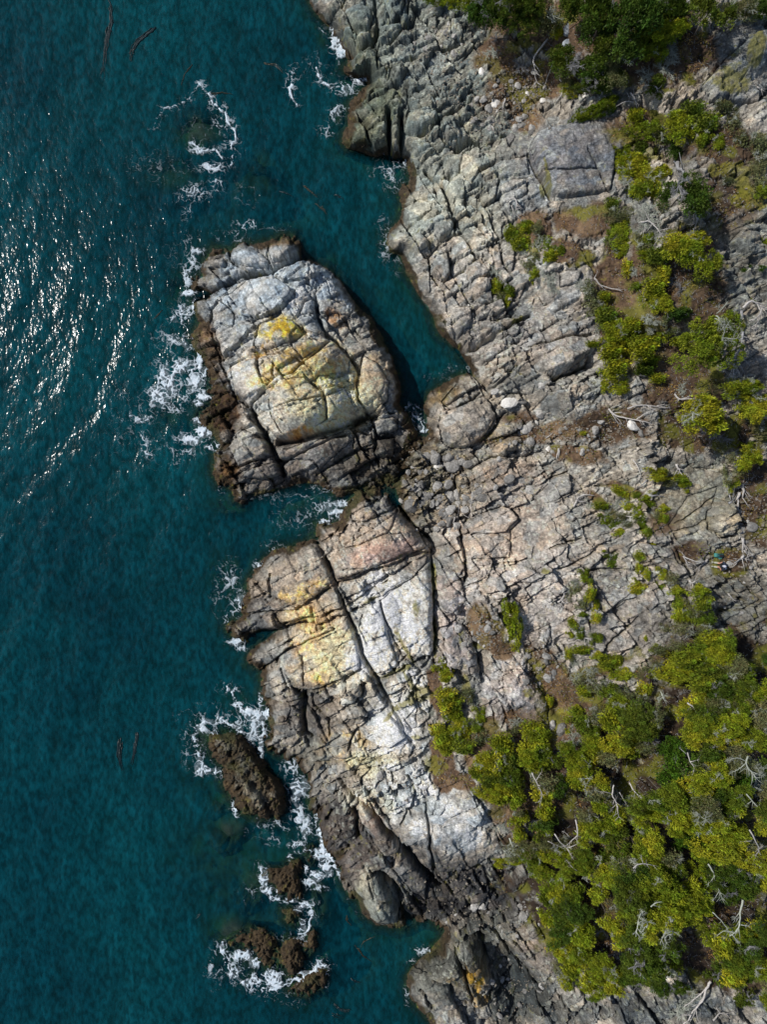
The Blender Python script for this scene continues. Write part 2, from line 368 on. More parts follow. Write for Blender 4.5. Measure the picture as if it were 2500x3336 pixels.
SMOOTH = [(1860,520,210,150),(1750,1020,60,30),(1860,930,90,50),(1650,1720,100,40),(1720,1780,90,40),(2080,1960,70,60),(1950,2080,50,40),(1330,2700,60,50),(1240,1790,120,40),(1280,1990,60,90),(1340,2000,60,110),(1220,2130,90,60),(2270,1620,120,130),(1270,2370,70,70),(1420,160,1,1),(1490,1390,80,60),(1212,1235,50,80),
 (2430,160,90,80),(1850,1120,90,40),(900,950,90,40),(800,1230,50,60),(1440,2690,100,60),(900,1070,70,40),(1700,2280,45,80),(1900,640,100,40),(1760,2030,90,70)]
RUBBLE = [(1420,1560,110,120,1),(1500,1650,110,60,.8),(1600,1560,130,50,.7),(1450,170,90,110,.5),(1600,380,140,80,.7),(1560,3000,120,60,.8),(1500,2860,120,60,.5),(1690,3250,140,100,.6),(1800,1420,180,60,.6),
 (1250,2560,120,60,.7),(1350,1480,60,40,.6),(1560,2000,90,140,.5),(1750,2130,60,120,.6),(2420,1720,90,120,.6),(1120,2560,100,60,.5),(1700,1500,80,60,.8),(1500,300,80,60,.5),(2000,1450,160,60,.5),(1960,1900,130,60,.3)]
ZONES = [  # x, y, rx, ry, rot, colour as it looks in full sun (sRGB), strength
 (1300,250,420,380,0,(100,108,104),1),(1200,350,120,250,0,(84,90,76),.85),(1420,200,140,160,0,(122,124,120),.6),(1280,160,80,120,0,(92,100,100),.6),(1450,700,260,330,0,(142,146,138),.9),(1530,950,200,200,0,(152,147,141),.9),(1850,520,180,125,-15,(108,110,114),1),(1700,640,100,80,0,(140,144,146),.8),
 (1760,1100,250,130,-20,(124,122,120),.9),(1800,950,130,120,0,(146,144,140),.7),(2420,180,150,130,-40,(98,103,106),.9),(2400,800,150,260,0,(104,105,100),.8),
 (900,950,240,170,0,(152,162,170),1),(950,1250,260,220,0,(174,170,160),1),(800,1200,110,160,0,(156,158,158),.9),(1080,1310,150,140,0,(206,192,154),.95),(1010,1200,150,90,0,(190,168,112),.85),
 (910,1075,80,46,5,(168,156,70),.95),(930,1085,30,36,0,(188,162,44),.8),(850,1145,70,22,-20,(190,150,30),.8),(960,1190,150,70,-10,(190,170,100),.8),(980,1405,50,18,-25,(204,146,62),.9),(1090,1035,40,26,40,(190,140,60),.6),
 (1230,1220,50,60,0,(188,168,140),.8),(1040,1190,60,40,0,(176,160,120),.5),(1000,1500,330,90,-5,(112,108,104),1),(1230,1500,160,110,0,(80,76,70),.9),(720,1330,75,110,-20,(66,50,36),1),(730,1555,45,60,0,(92,70,46),1),(920,790,80,26,0,(92,74,48),.9),
 (680,1140,40,90,-15,(96,76,54),.9),(1180,960,40,150,-40,(104,86,66),.6),
 (1230,1760,230,130,-15,(152,143,133),1),(1230,1800,120,42,-12,(168,142,130),.95),(1000,1890,170,110,-15,(148,138,126),1),(880,1990,110,70,-20,(108,104,100),.9),(1020,2030,120,90,0,(170,152,122),.8),
 (995,1920,75,36,-18,(206,178,98),.95),(1010,2080,60,130,-10,(208,176,110),.9),(1030,2190,90,56,-10,(206,174,84),.9),(1110,2130,110,90,0,(198,184,146),.85),(960,2200,80,70,0,(150,148,142),.7),
 (1270,2000,110,150,-25,(212,210,202),1),(1370,2000,60,150,0,(196,194,188),.9),(1220,2140,110,80,-20,(206,200,190),.95),(1160,2250,60,50,0,(180,176,164),.8),(1270,2370,100,100,0,(208,208,204),1),(1350,2260,90,80,0,(196,196,190),.9),
 (1130,2430,100,70,0,(192,176,130),.85),(1230,2500,110,50,0,(190,184,148),.7),(1340,2570,160,110,-20,(182,186,186),1),(1460,2690,150,90,-25,(176,180,182),1),(1200,2620,90,60,0,(176,176,158),.8),
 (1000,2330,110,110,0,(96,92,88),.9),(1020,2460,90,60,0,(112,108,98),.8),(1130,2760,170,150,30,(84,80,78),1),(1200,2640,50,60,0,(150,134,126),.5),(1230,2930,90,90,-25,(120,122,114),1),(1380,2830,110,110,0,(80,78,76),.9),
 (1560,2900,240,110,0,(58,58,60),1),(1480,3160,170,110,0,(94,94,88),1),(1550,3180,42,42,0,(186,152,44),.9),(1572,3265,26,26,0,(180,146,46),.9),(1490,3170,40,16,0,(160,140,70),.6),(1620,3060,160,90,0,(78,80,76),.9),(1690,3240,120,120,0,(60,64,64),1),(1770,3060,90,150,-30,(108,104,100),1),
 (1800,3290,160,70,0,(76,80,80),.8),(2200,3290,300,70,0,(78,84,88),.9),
 (1480,1380,120,90,-10,(150,144,136),.9),(1440,1290,80,30,-30,(110,92,58),.8),(1630,1260,120,90,-30,(128,124,116),.8),(1450,1590,170,140,0,(116,110,94),.95),(1640,1560,140,70,0,(138,126,116),.9),(1640,1760,220,150,0,(164,153,143),1),
 (1720,1650,260,90,-10,(146,141,136),.7),(1700,1950,220,160,0,(160,154,149),1),(1480,2010,60,150,-10,(158,150,148),.9),(1700,2280,110,140,-20,(156,150,148),.9),(2000,1800,160,160,0,(142,137,130),.9),(1980,1600,160,90,-10,(146,142,134),.9),
 (2270,1620,170,130,0,(116,114,104),1),(2390,1680,60,70,0,(146,140,122),.9),(2400,1990,130,220,-30,(92,92,88),.95),(2030,2030,160,140,0,(130,127,124),.8),(1640,1420,80,60,0,(150,138,120),.7)]
SOIL = [(1740,270,170,60,-15,1),(1620,180,80,70,0,.8),(1660,330,110,50,0,.7),(1720,380,60,50,0,.7),(1850,820,90,45,20,1),(1750,740,70,60,0,.8),(1800,1410,150,35,-10,.9),(2000,1380,120,60,0,.9),(2230,1250,120,150,0,1),
 (2060,1000,130,220,0,.8),(2250,900,110,160,0,.9),(2350,650,120,110,0,.6),(2150,180,200,110,0,1),(2100,420,150,60,0,.8),(1950,80,320,110,0,1),(2460,1600,60,160,0,1),(2380,1830,70,45,0,.9),(2250,1800,60,40,0,.7),(2160,1700,50,50,0,.6),
 (1500,2540,60,26,20,1),(1440,2490,40,90,0,1),(1420,2250,22,90,-10,.8),(1660,2660,70,50,20,.9),(1560,2020,40,60,0,.8),(1600,2060,50,60,0,.9),(1640,2120,40,30,0,.8),(1800,2190,50,110,-40,.8),(1860,2330,40,80,0,.9),(1950,2180,110,22,-20,.9),
 (2050,1600,80,20,20,.7),(1960,1640,70,18,40,.7),(1870,1480,100,30,10,.8),(2400,2500,400,420,0,1),(2000,2700,330,380,0,1),(1850,2450,230,220,0,1),(1650,2500,110,180,-30,1),(2300,2200,180,130,0,.9),(2050,3000,250,200,0,1),(2400,3050,200,180,0,1),
 (1600,1430,60,22,0,.6),(1700,1360,60,25,0,.6),(2300,1400,200,70,0,.9),(2330,1010,60,60,0,.7),(1900,720,120,60,0,.8),(2350,480,130,80,0,.7)]
MOSS = [(1779,590,7,55,-15),(1768,620,10,30,0),(1416,1900,8,90,0),(1420,2080,8,60,0),(1320,2110,9,70,-30),(1290,2190,60,9,-25),(1360,2260,40,22,-30),(1340,2230,8,40,-30),(1300,2300,60,7,-40),(1375,2270,50,14,-10),(1415,2490,40,30,0),
 (1420,2510,30,20,0),(1360,2400,20,8,0),(1740,820,20,10,0),(2430,200,30,60,10),(2370,280,70,40,0),(2440,650,60,40,0),(1500,2070,14,30,0),(1640,2000,12,10,0),(1775,1860,12,10,0),(2120,510,50,20,0),(1690,1040,30,8,-25),
 (1720,2250,20,14,0),(1355,1980,12,30,0),(1205,1955,25,6,-25),(1520,2230,12,40,0),(1840,2330,20,14,0),(1560,2110,20,10,30),(1110,1260,10,8,0),(1790,2370,14,20,0),(2400,560,60,30,0),(2330,560,40,20,0)]
FOAM = [ # x,y,rx,ry,density
 (1085,130,18,50,.75),(1110,165,20,40,.8),(1062,100,30,30,.4),(1170,262,35,18,.8),(1130,290,40,30,.6),(1090,295,25,18,.5),(1095,370,35,30,.5),(1070,430,40,20,.35),(1040,200,50,40,.2),(1040,250,50,30,.22),(1270,560,45,30,.45),(1285,590,20,40,.45),(1310,535,35,15,.5),
 (1270,570,60,60,.25),(1250,745,30,40,.25),(1255,800,25,60,.3),(1290,860,25,40,.2),(640,440,60,60,.15),(720,405,30,35,.5),(740,440,22,70,.35),(655,495,40,12,.6),(690,545,45,20,.65),(640,625,50,28,.6),(600,650,40,20,.4),(705,600,32,30,.55),(610,690,20,30,.4),
 (520,540,120,60,.16),(780,640,60,50,.18),(810,735,45,18,.55),(760,770,60,25,.3),(900,745,60,15,.2),(600,820,60,60,.22),(630,860,30,50,.45),(640,820,25,20,.5),(612,900,16,40,.75),(615,955,25,12,.85),(590,1000,14,16,.5),(600,1025,40,40,.6),(635,1000,12,30,.7),(570,1040,25,18,.7),(550,1110,50,40,.45),
 (610,1120,35,30,.5),(650,1185,12,40,.85),(668,1215,14,35,.85),(590,1200,85,35,.75),(640,1240,40,30,.75),(540,1240,30,50,.85),(520,1290,40,50,.7),(590,1270,90,50,.5),(665,1290,28,16,.95),(645,1310,16,14,.9),(560,1330,60,22,.5),(640,1385,14,30,.9),(660,1410,30,22,.95),(620,1430,50,22,.8),(690,1455,30,16,.8),(600,1470,50,18,.55),
 (470,1320,70,60,.25),(440,1365,60,10,.5),(480,1360,30,12,.5),(395,1290,30,50,.25),(375,1330,20,30,.3),(470,1450,14,40,.5),(490,1480,22,22,.4),(580,1490,20,40,.35),(500,1430,150,100,.15),
 (1000,1620,150,35,.22),(1060,1650,50,30,.5),(1110,1640,35,14,.75),(1090,1675,35,22,.75),(1060,1700,22,12,.8),(1000,1690,60,50,.25),(930,1700,50,50,.18),(1040,1600,60,20,.35),(890,1780,40,20,.25),(720,1600,16,30,.3),
 (755,1880,30,60,.4),(780,1960,16,40,.8),(760,1990,24,30,.55),(745,2015,18,20,.6),(770,2090,30,16,.7),(790,2110,20,12,.6),(730,1930,40,90,.25),(850,1840,30,16,.5),
 (760,2250,20,20,.6),(740,2240,40,14,.4),(775,2295,22,14,.8),(800,2310,26,14,.85),(850,2285,16,26,.8),(860,2320,22,26,.95),(840,2330,26,24,.8),(830,2370,30,50,.6),(850,2430,10,50,.75),(810,2340,50,50,.4),
 (700,2345,50,18,.7),(650,2375,35,22,.65),(700,2400,14,40,.7),(640,2440,20,50,.6),(650,2500,22,30,.7),(690,2510,50,14,.85),(730,2430,18,12,.8),(780,2370,30,40,.5),(610,2430,20,90,.3),(700,2330,110,40,.25),
 (770,2630,14,40,.7),(890,2690,60,24,.45),(850,2700,50,30,.35),(900,2730,40,30,.35),(960,2510,16,40,.65),(975,2560,38,36,.85),(960,2600,24,30,.5),(975,2650,22,40,.7),(1000,2690,30,35,.65),(1030,2680,10,50,.6),(960,2750,30,14,.8),(945,2780,12,22,.7),(990,2770,50,10,.6),
 (1050,2780,30,24,.95),(1065,2815,28,22,1),(1030,2850,30,22,.85),(1010,2870,22,18,.8),(1000,2820,10,40,.7),(1075,2840,16,20,.7),(1040,2890,40,12,.5),(860,2860,18,36,.8),(885,2900,30,16,.85),(900,2920,26,14,.85),(830,2900,40,40,.35),(920,2930,30,12,.5),(1000,2945,34,12,.8),(970,2960,14,30,.6),(1015,2970,12,20,.6),
 (985,3020,16,36,.8),(940,3050,40,16,.4),(725,3090,10,30,.8),(740,3120,20,50,.45),(790,3110,34,20,.95),(830,3130,24,24,.8),(760,3160,40,30,.65),(830,3190,50,24,.85),(880,3180,50,26,.85),(900,3200,35,20,.8),(850,3215,60,16,.8),(960,3190,40,8,.9),(1000,3165,40,8,.85),(1040,3140,14,20,.7),(1065,3170,8,50,.4),(900,3240,60,20,.35),(700,3150,30,60,.35),(960,3260,40,20,.25),
 (1355,1350,22,34,.45),(1372,1385,20,22,.75),(1380,1400,14,12,.9),(1330,1320,30,16,.3),(1495,1200,40,14,.4),(1420,1230,60,16,.15),(1375,3095,36,16,.55),(1345,3125,20,10,.5),(1325,3240,10,40,.35),(1100,2560,1,1,0),(340,1380,1,1,0),(1180,2960,24,30,.15),(1140,2900,14,30,.4)]
FOAML = [([(655,282),(668,300),(690,345),(725,362),(742,380),(756,415),(764,450),(756,490),(752,530)],5,.9),([(655,285),(610,320),(560,350),(520,370),(500,410)],5,.45),([(960,232),(948,265),(945,300),(958,325),(970,345)],5,.75),([(1030,225),(1045,265),(1075,290),(1130,282)],6,.8),
 ([(620,470),(650,490),(700,495),(730,520)],5,.6),([(500,1262),(530,1250),(560,1235)],4,.4),([(370,1290),(395,1285),(410,1265)],4,.5),([(420,1345),(450,1372),(480,1365),(490,1350)],5,.7),([(460,1410),(475,1440),(480,1470),(500,1490)],5,.6),
 ([(745,2232),(755,2265),(775,2295),(810,2320),(850,2350),(862,2390)],6,.8),([(625,2370),(660,2345),(710,2335),(745,2360),(790,2375)],6,.8),([(640,2400),(650,2460),(680,2505),(725,2520)],7,.8),([(940,2480),(955,2520),(975,2570),(960,2620),(975,2680),(1000,2720)],9,.7),
 ([(850,2830),(870,2890),(920,2935),(980,2945),(1010,2955),(1020,2980),(1000,3040)],6,.8),([(720,3080),(725,3120),(760,3180),(830,3215),(900,3215),(960,3190),(1030,3155),(1062,3140)],6,.85),([(1040,2700),(1050,2750),(1085,2800),(1095,2840)],7,.9),([(790,2540),(775,2600),(770,2650)],5,.4)]
MESA = []
def ms(o, t):
    for line in t.strip().split('\n'):
        a, b = line.split(';'); MESA.append((loc(*o, [tuple(float(v) for v in q.split(',')) for q in a.split()]), float(b)))
ms(T_, """150,930 200,850 440,790 740,740 800,830 830,900 700,990 680,1100 660,1210 560,1230 400,1260 280,1250 220,1120;.55
1250,560 1330,450 1480,320 1658,220 1720,500 1600,650 1480,660 1290,660;.6
1400,1560 1480,1480 1600,1470 1658,1600 1500,1630;.3
1105,1030 1200,1040 1240,1150 1180,1170 1130,1110;.3
1280,1100 1440,1050 1480,1110 1320,1150;.2""")
ms(L_, """1190,790 1400,640 1530,520 1575,480 1580,700 1590,1150 1500,1190 1440,1200 1280,1020 1220,900;.4
960,880 1190,790 1220,900 1260,1080 1330,1270 1180,1330 1090,1210 1040,1050;.35
810,490 950,390 1080,310 1250,200 1330,130 1480,290 1530,400 1400,460 1300,540 1100,570 880,640;.4
380,560 520,440 720,400 800,540 845,660 720,760 600,840 410,760 330,700;.4
700,810 840,700 900,740 930,830 720,910;.25
480,1180 640,1110 860,1000 960,900 1030,1100 1050,1280 900,1350 760,1420 640,1450 380,1330;.35
1180,1370 1330,1320 1380,1400 1250,1480;.25
1320,1560 1480,1500 1550,1550 1520,1650 1420,1720;.3
960,1380 1040,1370 1070,1460 1000,1530 900,1540;.5
380,1500 500,1450 560,1560 520,1640 420,1600;.35
1020,1680 1200,1570 1300,1640 1380,1760 1250,1850 1050,1780;.35
820,1830 900,1760 1000,1740 960,1860;.25
240,1160 320,1110 440,1060 560,1110 500,1170 340,1270 270,1270;.35
740,250 900,250 880,300 760,370;.3
1150,690 1400,520 1530,460 1520,520 1400,640 1200,760;.25""")
ms(B_, """210,480 290,380 350,400 440,520 470,650 490,840 420,780 240,700;.6
170,0 300,20 360,130 370,220 320,330 230,310 165,240;.45
640,780 780,720 900,850 960,950 980,1180 860,1120 740,1080 670,950;.5
570,1000 620,960 660,1070 620,1150 575,1110;.4
480,240 530,300 560,370 500,370 440,240;.3
700,10 900,40 930,80 800,150 680,90;.25
820,480 980,400 990,530 900,600 840,560;.25
560,640 700,620 780,720 640,750;.2
1270,30 1600,10 1620,200 1400,320 1300,180;.3
20,680 140,640 150,760 60,780;.2
10,960 100,960 120,1080 20,1150;.3""")
ms(C_, """620,530 640,420 760,390 950,300 1040,440 940,600 820,680 700,680;.6
1060,470 1110,420 1200,440 1240,540 1100,600 950,640;.35
520,420 640,240 830,150 900,230 760,330 620,400 540,510;.25
800,1240 960,1140 1130,1110 1190,1190 1100,1290 850,1310;.4
820,1340 1050,1300 1150,1360 1140,1480 850,1480;.25
1010,1560 1200,1510 1370,1600 1300,1658 1100,1650;.3
1420,1410 1560,1360 1658,1360 1658,1500 1500,1560;.3
1300,1040 1420,900 1560,860 1580,1000 1400,1090;.35
1000,230 1160,130 1330,220 1290,300 1100,280;.35
1400,290 1560,250 1600,400 1480,490 1420,420;.4
850,820 1000,750 1150,770 1100,880 900,950;.3
740,900 830,880 850,1010 750,1010;.25
170,620 290,600 290,740 200,760;.4
180,450 330,420 320,540 200,610;.35""")
ms(I_, """340,520 520,400 700,410 800,500 730,590 600,650 450,660 330,600;.5
270,600 330,540 450,660 560,700 480,790 340,900 300,780;.4
540,830 590,690 700,670 800,680 850,770 780,800 600,860;.45
390,960 560,900 580,1010 650,1060 590,1130 520,1220 420,1130;.45
860,930 960,870 1080,820 1150,920 1140,1000 960,1020;.45
1220,990 1240,900 1330,950 1400,1060 1390,1180 1270,1260 1210,1180;.5
990,1100 1110,1100 1190,1240 1190,1290 1010,1300;.4
560,1290 600,1180 700,1060 860,1030 980,1130 1000,1290 860,1390 700,1430;.4
370,1470 480,1370 620,1440 640,1520 440,1600 400,1530;.45
680,1500 900,1430 1130,1400 1170,1430 960,1620 920,1560 700,1550;.4
810,560 870,510 930,540 940,640 840,630;.35
820,660 900,650 970,720 950,760 860,740;.35
390,290 400,220 480,180 560,230 640,290 620,330 500,330;.45
630,190 720,150 830,190 840,250 660,300;.4
680,380 780,310 890,310 900,420 760,430;.4
770,820 900,790 1000,820 850,900;.4
1000,420 1040,540 1180,600 1150,640 960,620 930,500;.3
220,290 350,270 370,320 230,340;.3
530,1610 700,1560 730,1650 600,1680 450,1670;.35
1180,1370 1290,1400 1310,1480 1220,1500;.4
1290,1300 1440,1280 1450,1360 1330,1410;.4
1320,1430 1440,1410 1430,1540 1340,1540;.45""")
ms(M_, """340,510 480,400 520,500 490,570 400,640 370,600;.6
200,600 290,560 330,670 260,720;.5
820,210 1030,185 1040,290 850,370;.3
820,90 1030,20 1050,150 830,180;.3
330,770 450,740 490,860 430,930 340,870;.45
490,610 590,600 640,690 560,760 480,790;.4
590,800 720,740 770,880 620,930;.4
640,910 770,900 800,1060 700,1090 620,1000;.35
490,1130 640,1110 620,1230 530,1330;.4
1060,1420 1350,1310 1480,1300 1500,1420 1280,1600 1100,1560;.45
130,360 260,330 350,370 340,420 200,480 130,470;.3
360,210 430,200 480,340 400,360;.35
440,200 580,190 600,300 490,330;.35
780,680 850,700 860,800 930,900 880,930 800,850;.3
850,620 900,600 950,700 930,860 880,800 840,700;.3
700,1450 830,1360 860,1420 720,1520;.35
1270,850 1430,850 1400,930 1280,960;.25
240,880 330,860 340,990 280,1050 210,920;.3
680,340 760,380 830,600 790,640 700,450;.3""")
ms(N_, """560,380 640,310 640,450 580,490;.4
710,440 800,410 840,480 760,540 700,510;.5
830,740 970,700 1040,740 980,820 880,840 820,810;.6
1050,750 1140,740 1180,900 1080,900;.5
700,10 820,0 800,110 730,160 700,90;.4
520,210 610,190 620,260 520,340 500,280;.4
650,250 700,190 720,260 650,270;.3
700,190 790,190 860,220 870,280 800,280 720,240;.45
790,130 840,110 860,180 800,190;.4
400,190 480,180 500,290 440,350 410,260;.35
230,20 400,0 420,60 320,120 270,100;.45
430,90 520,50 620,60 600,170 500,190;.4
570,820 640,790 710,800 710,930 620,950;.4
450,760 560,800 590,910 470,950;.3
730,810 790,800 780,900 740,980;.35
820,870 900,860 1010,900 880,990 820,990;.35
1110,120 1190,160 1190,260 1120,230;.3
1060,1000 1180,990 1170,1080 1080,1110;.3
1330,950 1390,950 1390,1040 1310,1060;.35
960,120 1030,120 1020,170 960,160;.4
850,640 1000,600 1020,680 860,700;.25""")
ms(S_, """900,560 1100,540 1300,600 1350,700 1150,830 920,850 880,700;.5
380,930 560,890 680,1080 680,1170 560,1200 440,1080;.6
750,1490 1030,1310 1080,1470 1010,1560 900,1520;.4
1100,1500 1210,1460 1290,1560 1160,1650;.45
1090,1300 1200,1290 1240,1450 1110,1460;.4
790,1560 900,1530 1010,1570 1010,1650 880,1670;.35
680,340 760,340 780,430 720,460 670,420;.35
230,80 370,40 380,130 280,150;.3
940,340 1100,280 1180,420 1000,500 900,480;.25
1420,1200 1560,1180 1620,1290 1480,1300;.35
430,400 560,540 620,640 520,640 420,520;.4
700,700 860,880 860,1060 740,960 640,840;.35
1130,1010 1260,960 1240,1060 1150,1100;.35
740,30 780,60 750,120 700,80;.3
1380,1450 1450,1440 1480,1540 1400,1500;.4""")
ms(E_, """1160,700 1240,580 1370,620 1420,740 1400,880 1280,900 1180,820;.45
850,800 1000,560 1250,470 1235,575 1150,700 1170,830 1260,910 1220,1040 1000,1010 900,880;.25
580,930 760,960 870,990 920,1100 1020,1190 900,1240 830,1170 700,1100;.4
960,150 1100,80 1220,200 1220,330 1060,320 960,220;.3
620,150 790,60 850,230 780,270;.35
310,370 420,280 620,280 660,320 560,360 380,420;.35
60,60 200,-20 280,40 180,130 80,110;.3
220,1170 480,1160 560,1330 460,1410 300,1520 220,1330;.25
560,1350 740,1270 830,1400 700,1500 600,1430;.3
0,950 160,920 290,1060 180,1180 0,1060;.25
1360,1190 1560,1170 1560,1300 1430,1360;.25
1250,1520 1560,1440 1590,1560 1400,1640 1290,1620;.2""")

# ------------------------------------------------------------------ fields on the photograph's pixel grid
STEP = 2.6
def axis(a, b, lo, hi):
    fine = np.arange(a, b, STEP)
    l = a-np.cumsum(STEP*1.16**np.arange(1, 30)); l = l[l > lo][::-1]
    h = fine[-1]+np.cumsum(STEP*1.16**np.arange(1, 30)); h = h[h < hi]
    return np.concatenate([l, fine, h]).astype(f32)
AX = axis(560, 2570, 100, 4200); AY = axis(-70, 3406, -1300, 4700)
X, Y = np.meshgrid(AX, AY)
# coarse fields
CX = np.arange(-400, 4300, 10).astype(f32); CY = np.arange(-1400, 4810, 10).astype(f32)
cX, cY = np.meshgrid(CX, CY)
def sdf(poly, X, Y): return np.where(inside(X, Y, poly), 1, -1)*seg_dist(X, Y, poly, True)
polys = [MAIN, ISLET]+[s[0] for s in SEA]
num = np.zeros_like(cX); den = np.zeros_like(cX)
for (x, y, h) in CTRL:
    d2 = (cX-x)**2+(cY-y)**2
    w = np.exp(-d2/(2*75**2))+1e-3*np.exp(-d2/(2*180**2))+1e-7/(1+d2/1e5)
    num += w*h; den += w
cHM = (num/den).astype(f32)
wx = 9*(fbm(X, Y, 60, 4, 1)-.5)*2; wy = 9*(fbm(X, Y, 60, 4, 5)-.5)*2
sds = []
for k, p in enumerate(polys):
    if k == 0:
        fine = (X > -1e9)
    xs = [q[0] for q in p]; ys = [q[1] for q in p]
    c = sdf(p, cX, cY)
    s = bil(CX, CY, c, X, Y).astype(f32)
    near = (np.abs(s) < 26)
    kk = .7 if k < 2 or k >= 10 else 1.7
    s[near] = sdf(p, (X+wx*kk)[near], (Y+wy*kk)[near])
    if k >= 2: s = s+5
    sds.append(s)
    if k == 0: cS = c.copy()
    else: cS = np.maximum(cS, c)
sdstack = np.stack(sds)
ID = np.argmax(sdstack, 0)
sd = sdstack.max(0)
sdn = sd+7*(fbm(X, Y, 22, 3, 3)-.5)
HM = bil(CX, CY, cHM, X, Y).astype(f32)
for k, s in enumerate(SEA): HM = np.where(ID == k+2, s[1], HM)
W = np.where(ID >= 2, 22, 34).astype(f32)
# steep east faces of the islet
east = (ID == 1) & (X > 1000)
W = np.where(east & (X > 960+.42*(Y-800)), 14, W)
low = np.exp(-((X-730)/75)**2-((Y-1330)/110)**2)
hm = HM*(1-np.exp(-(np.maximum(sdn, 0)/W)**1.45))
hm = np.where(sdn < 0, np.maximum(sdn*.05, -3.2), hm)
HMACRO = hm.copy()                       # used to turn photograph pixels into points
del sdstack, sds

def blob(lst, X, Y, wn=.35):
    m = np.zeros_like(X)
    for b in lst:
        x, y, rx, ry = b[:4]; rot = b[4] if len(b) > 4 else 0; s = b[5] if len(b) > 5 else 1
        r = max(rx, ry)*2.2
        j0, j1 = np.searchsorted(AY, [y-r, y+r]); i0, i1 = np.searchsorted(AX, [x-r, x+r])
        sl = (slice(j0, j1), slice(i0, i1))
        if j1 <= j0 or i1 <= i0: continue
        q = ell(X[sl], Y[sl], x, y, rx, ry, rot)+wn*4*(WN[sl]-.5)
        m[sl] = np.maximum(m[sl], s*np.clip(1.5-q, 0, 1))
    return m
WN = fbm(X, Y, 45, 5, 11, .6)
smooth = np.clip(blob(SMOOTH, X, Y, .1), 0, 1)
rub = np.zeros_like(X)
for (x, y, rx, ry, s) in RUBBLE: rub = np.maximum(rub, s*np.exp(-ell(X, Y, x, y, rx, ry)**1.5))
soil = blob(SOIL, X, Y, .7)
soil = np.where(ID == 0, soil, 0)
moss = blob([m+(0,) if len(m) == 4 else m for m in MOSS], X, Y, .35)
rough = (1-.8*smooth)*(1-.8*np.clip(soil*1.2, 0, 1))*np.where(ID >= 2, .45, 1)

# big blocks traced one by one: smoother tops, raised, bounded by a crack
mesah = np.zeros_like(X); medge = np.zeros_like(X); mtone = np.zeros_like(X); mid = np.zeros(X.shape, np.int32)
jx = 5*(fbm(X, Y, 26, 3, 20)-.5)*2; jy = 5*(fbm(X, Y, 26, 3, 22)-.5)*2
gm_ = np.random.default_rng(11)
for k, (pts, h) in enumerate(MESA):
    xs = [p[0] for p in pts]; ys = [p[1] for p in pts]
    j0, j1 = np.searchsorted(AY, [min(ys)-14, max(ys)+14]); i0, i1 = np.searchsorted(AX, [min(xs)-14, max(xs)+14])
    if j1-j0 < 3 or i1-i0 < 3: continue
    sl = (slice(j0, j1), slice(i0, i1)); xx = X[sl]+jx[sl]; yy = Y[sl]+jy[sl]
    q = sdf(pts, xx, yy); ins = q > 0
    cx_ = sum(xs)/len(xs); cy_ = sum(ys)/len(ys); sz_ = max(max(xs)-min(xs), max(ys)-min(ys))
    tl = gm_.uniform(-.7, .7, 2)*h*2.0/sz_
    mesah[sl] = np.where(ins, h*.85*(1-np.exp(-q/3))+(xx-cx_)*tl[0]+(yy-cy_)*tl[1]+.12*h*np.clip(q/(.3*sz_), 0, 1), mesah[sl])
    smooth[sl] = np.where(ins, np.maximum(smooth[sl], .72*np.clip(q/6, 0, 1)), smooth[sl])
    medge[sl] = np.maximum(np.where(ins, medge[sl]*np.clip(1-q/8, 0, 1), medge[sl]), np.exp(-(q/1.9)**2))
    mtone[sl] = np.where(ins, gm_.uniform(-.16, .22), mtone[sl]); mid[sl] = np.where(ins & (q > 1.5), k+1, mid[sl])
rough = (1-.9*smooth)*(1-.8*np.clip(soil*1.2, 0, 1))*np.where(ID >= 2, .45, 1)
# joint sets, turned region by region
ang = np.radians(24+26*(fbm(X, Y, 420, 2, 14)-.5)*2)
th0 = math.radians(-24)
xw = X+13*(fbm(X, Y, 190, 3, 7)-.5)*2; yw = Y+13*(fbm(X, Y, 190, 3, 9)-.5)*2
def rot(x, y, deg):
    a = math.radians(deg); c, s = math.cos(a), math.sin(a)
    return x*c+y*s, -x*s+y*c
regN = 1/(1+np.exp((Y-1150)/60))
z = hm.copy()
tone = np.zeros_like(X)
ones = {}
def joint_level(deg, su, sv, seed, wob):
    u, v = rot(xw+wob*(fbm(X, Y, 34, 3, seed)-.5)*2, yw+wob*(fbm(X, Y, 34, 3, seed+2)-.5)*2, deg)
    e, i, j, cu, cv = joints(v, u, su, sv, seed)
    r1 = hash2(i, j, seed+21); r2 = hash2(i, j, seed+22); r3 = hash2(i, j, seed+23); r4 = hash2(i, j, seed+24)
    return e, i, j, v-cu, u-cv, r1, r2, r3, r4
# level A : beds about two metres long
eA, iA, jA, du, dv, r1, r2, r3, r4 = joint_level(-27, 40, 92, 2, 5)
dsh = np.clip(eA/12, 0, 1)
wA = .58*rough+.02
sl_ = np.clip(sd/40, .25, 1)
up = lambda r: (r-.5)*2
pres = np.clip((fbm(X, Y, 150, 3, 5)-.42)*5, .0, 1)
z += sl_*wA*(.40*up(r1)*(.4+.6*pres)+np.clip(du, -30, 30)*(.016*up(r2)+.008)+np.clip(dv, -50, 50)*.009*up(r3))
z += mesah*sl_*(1-.7*np.clip(soil, 0, 1))-.24*medge*sl_
z += .04*wA*sl_*pres*np.clip(eA/5, 0, 1)
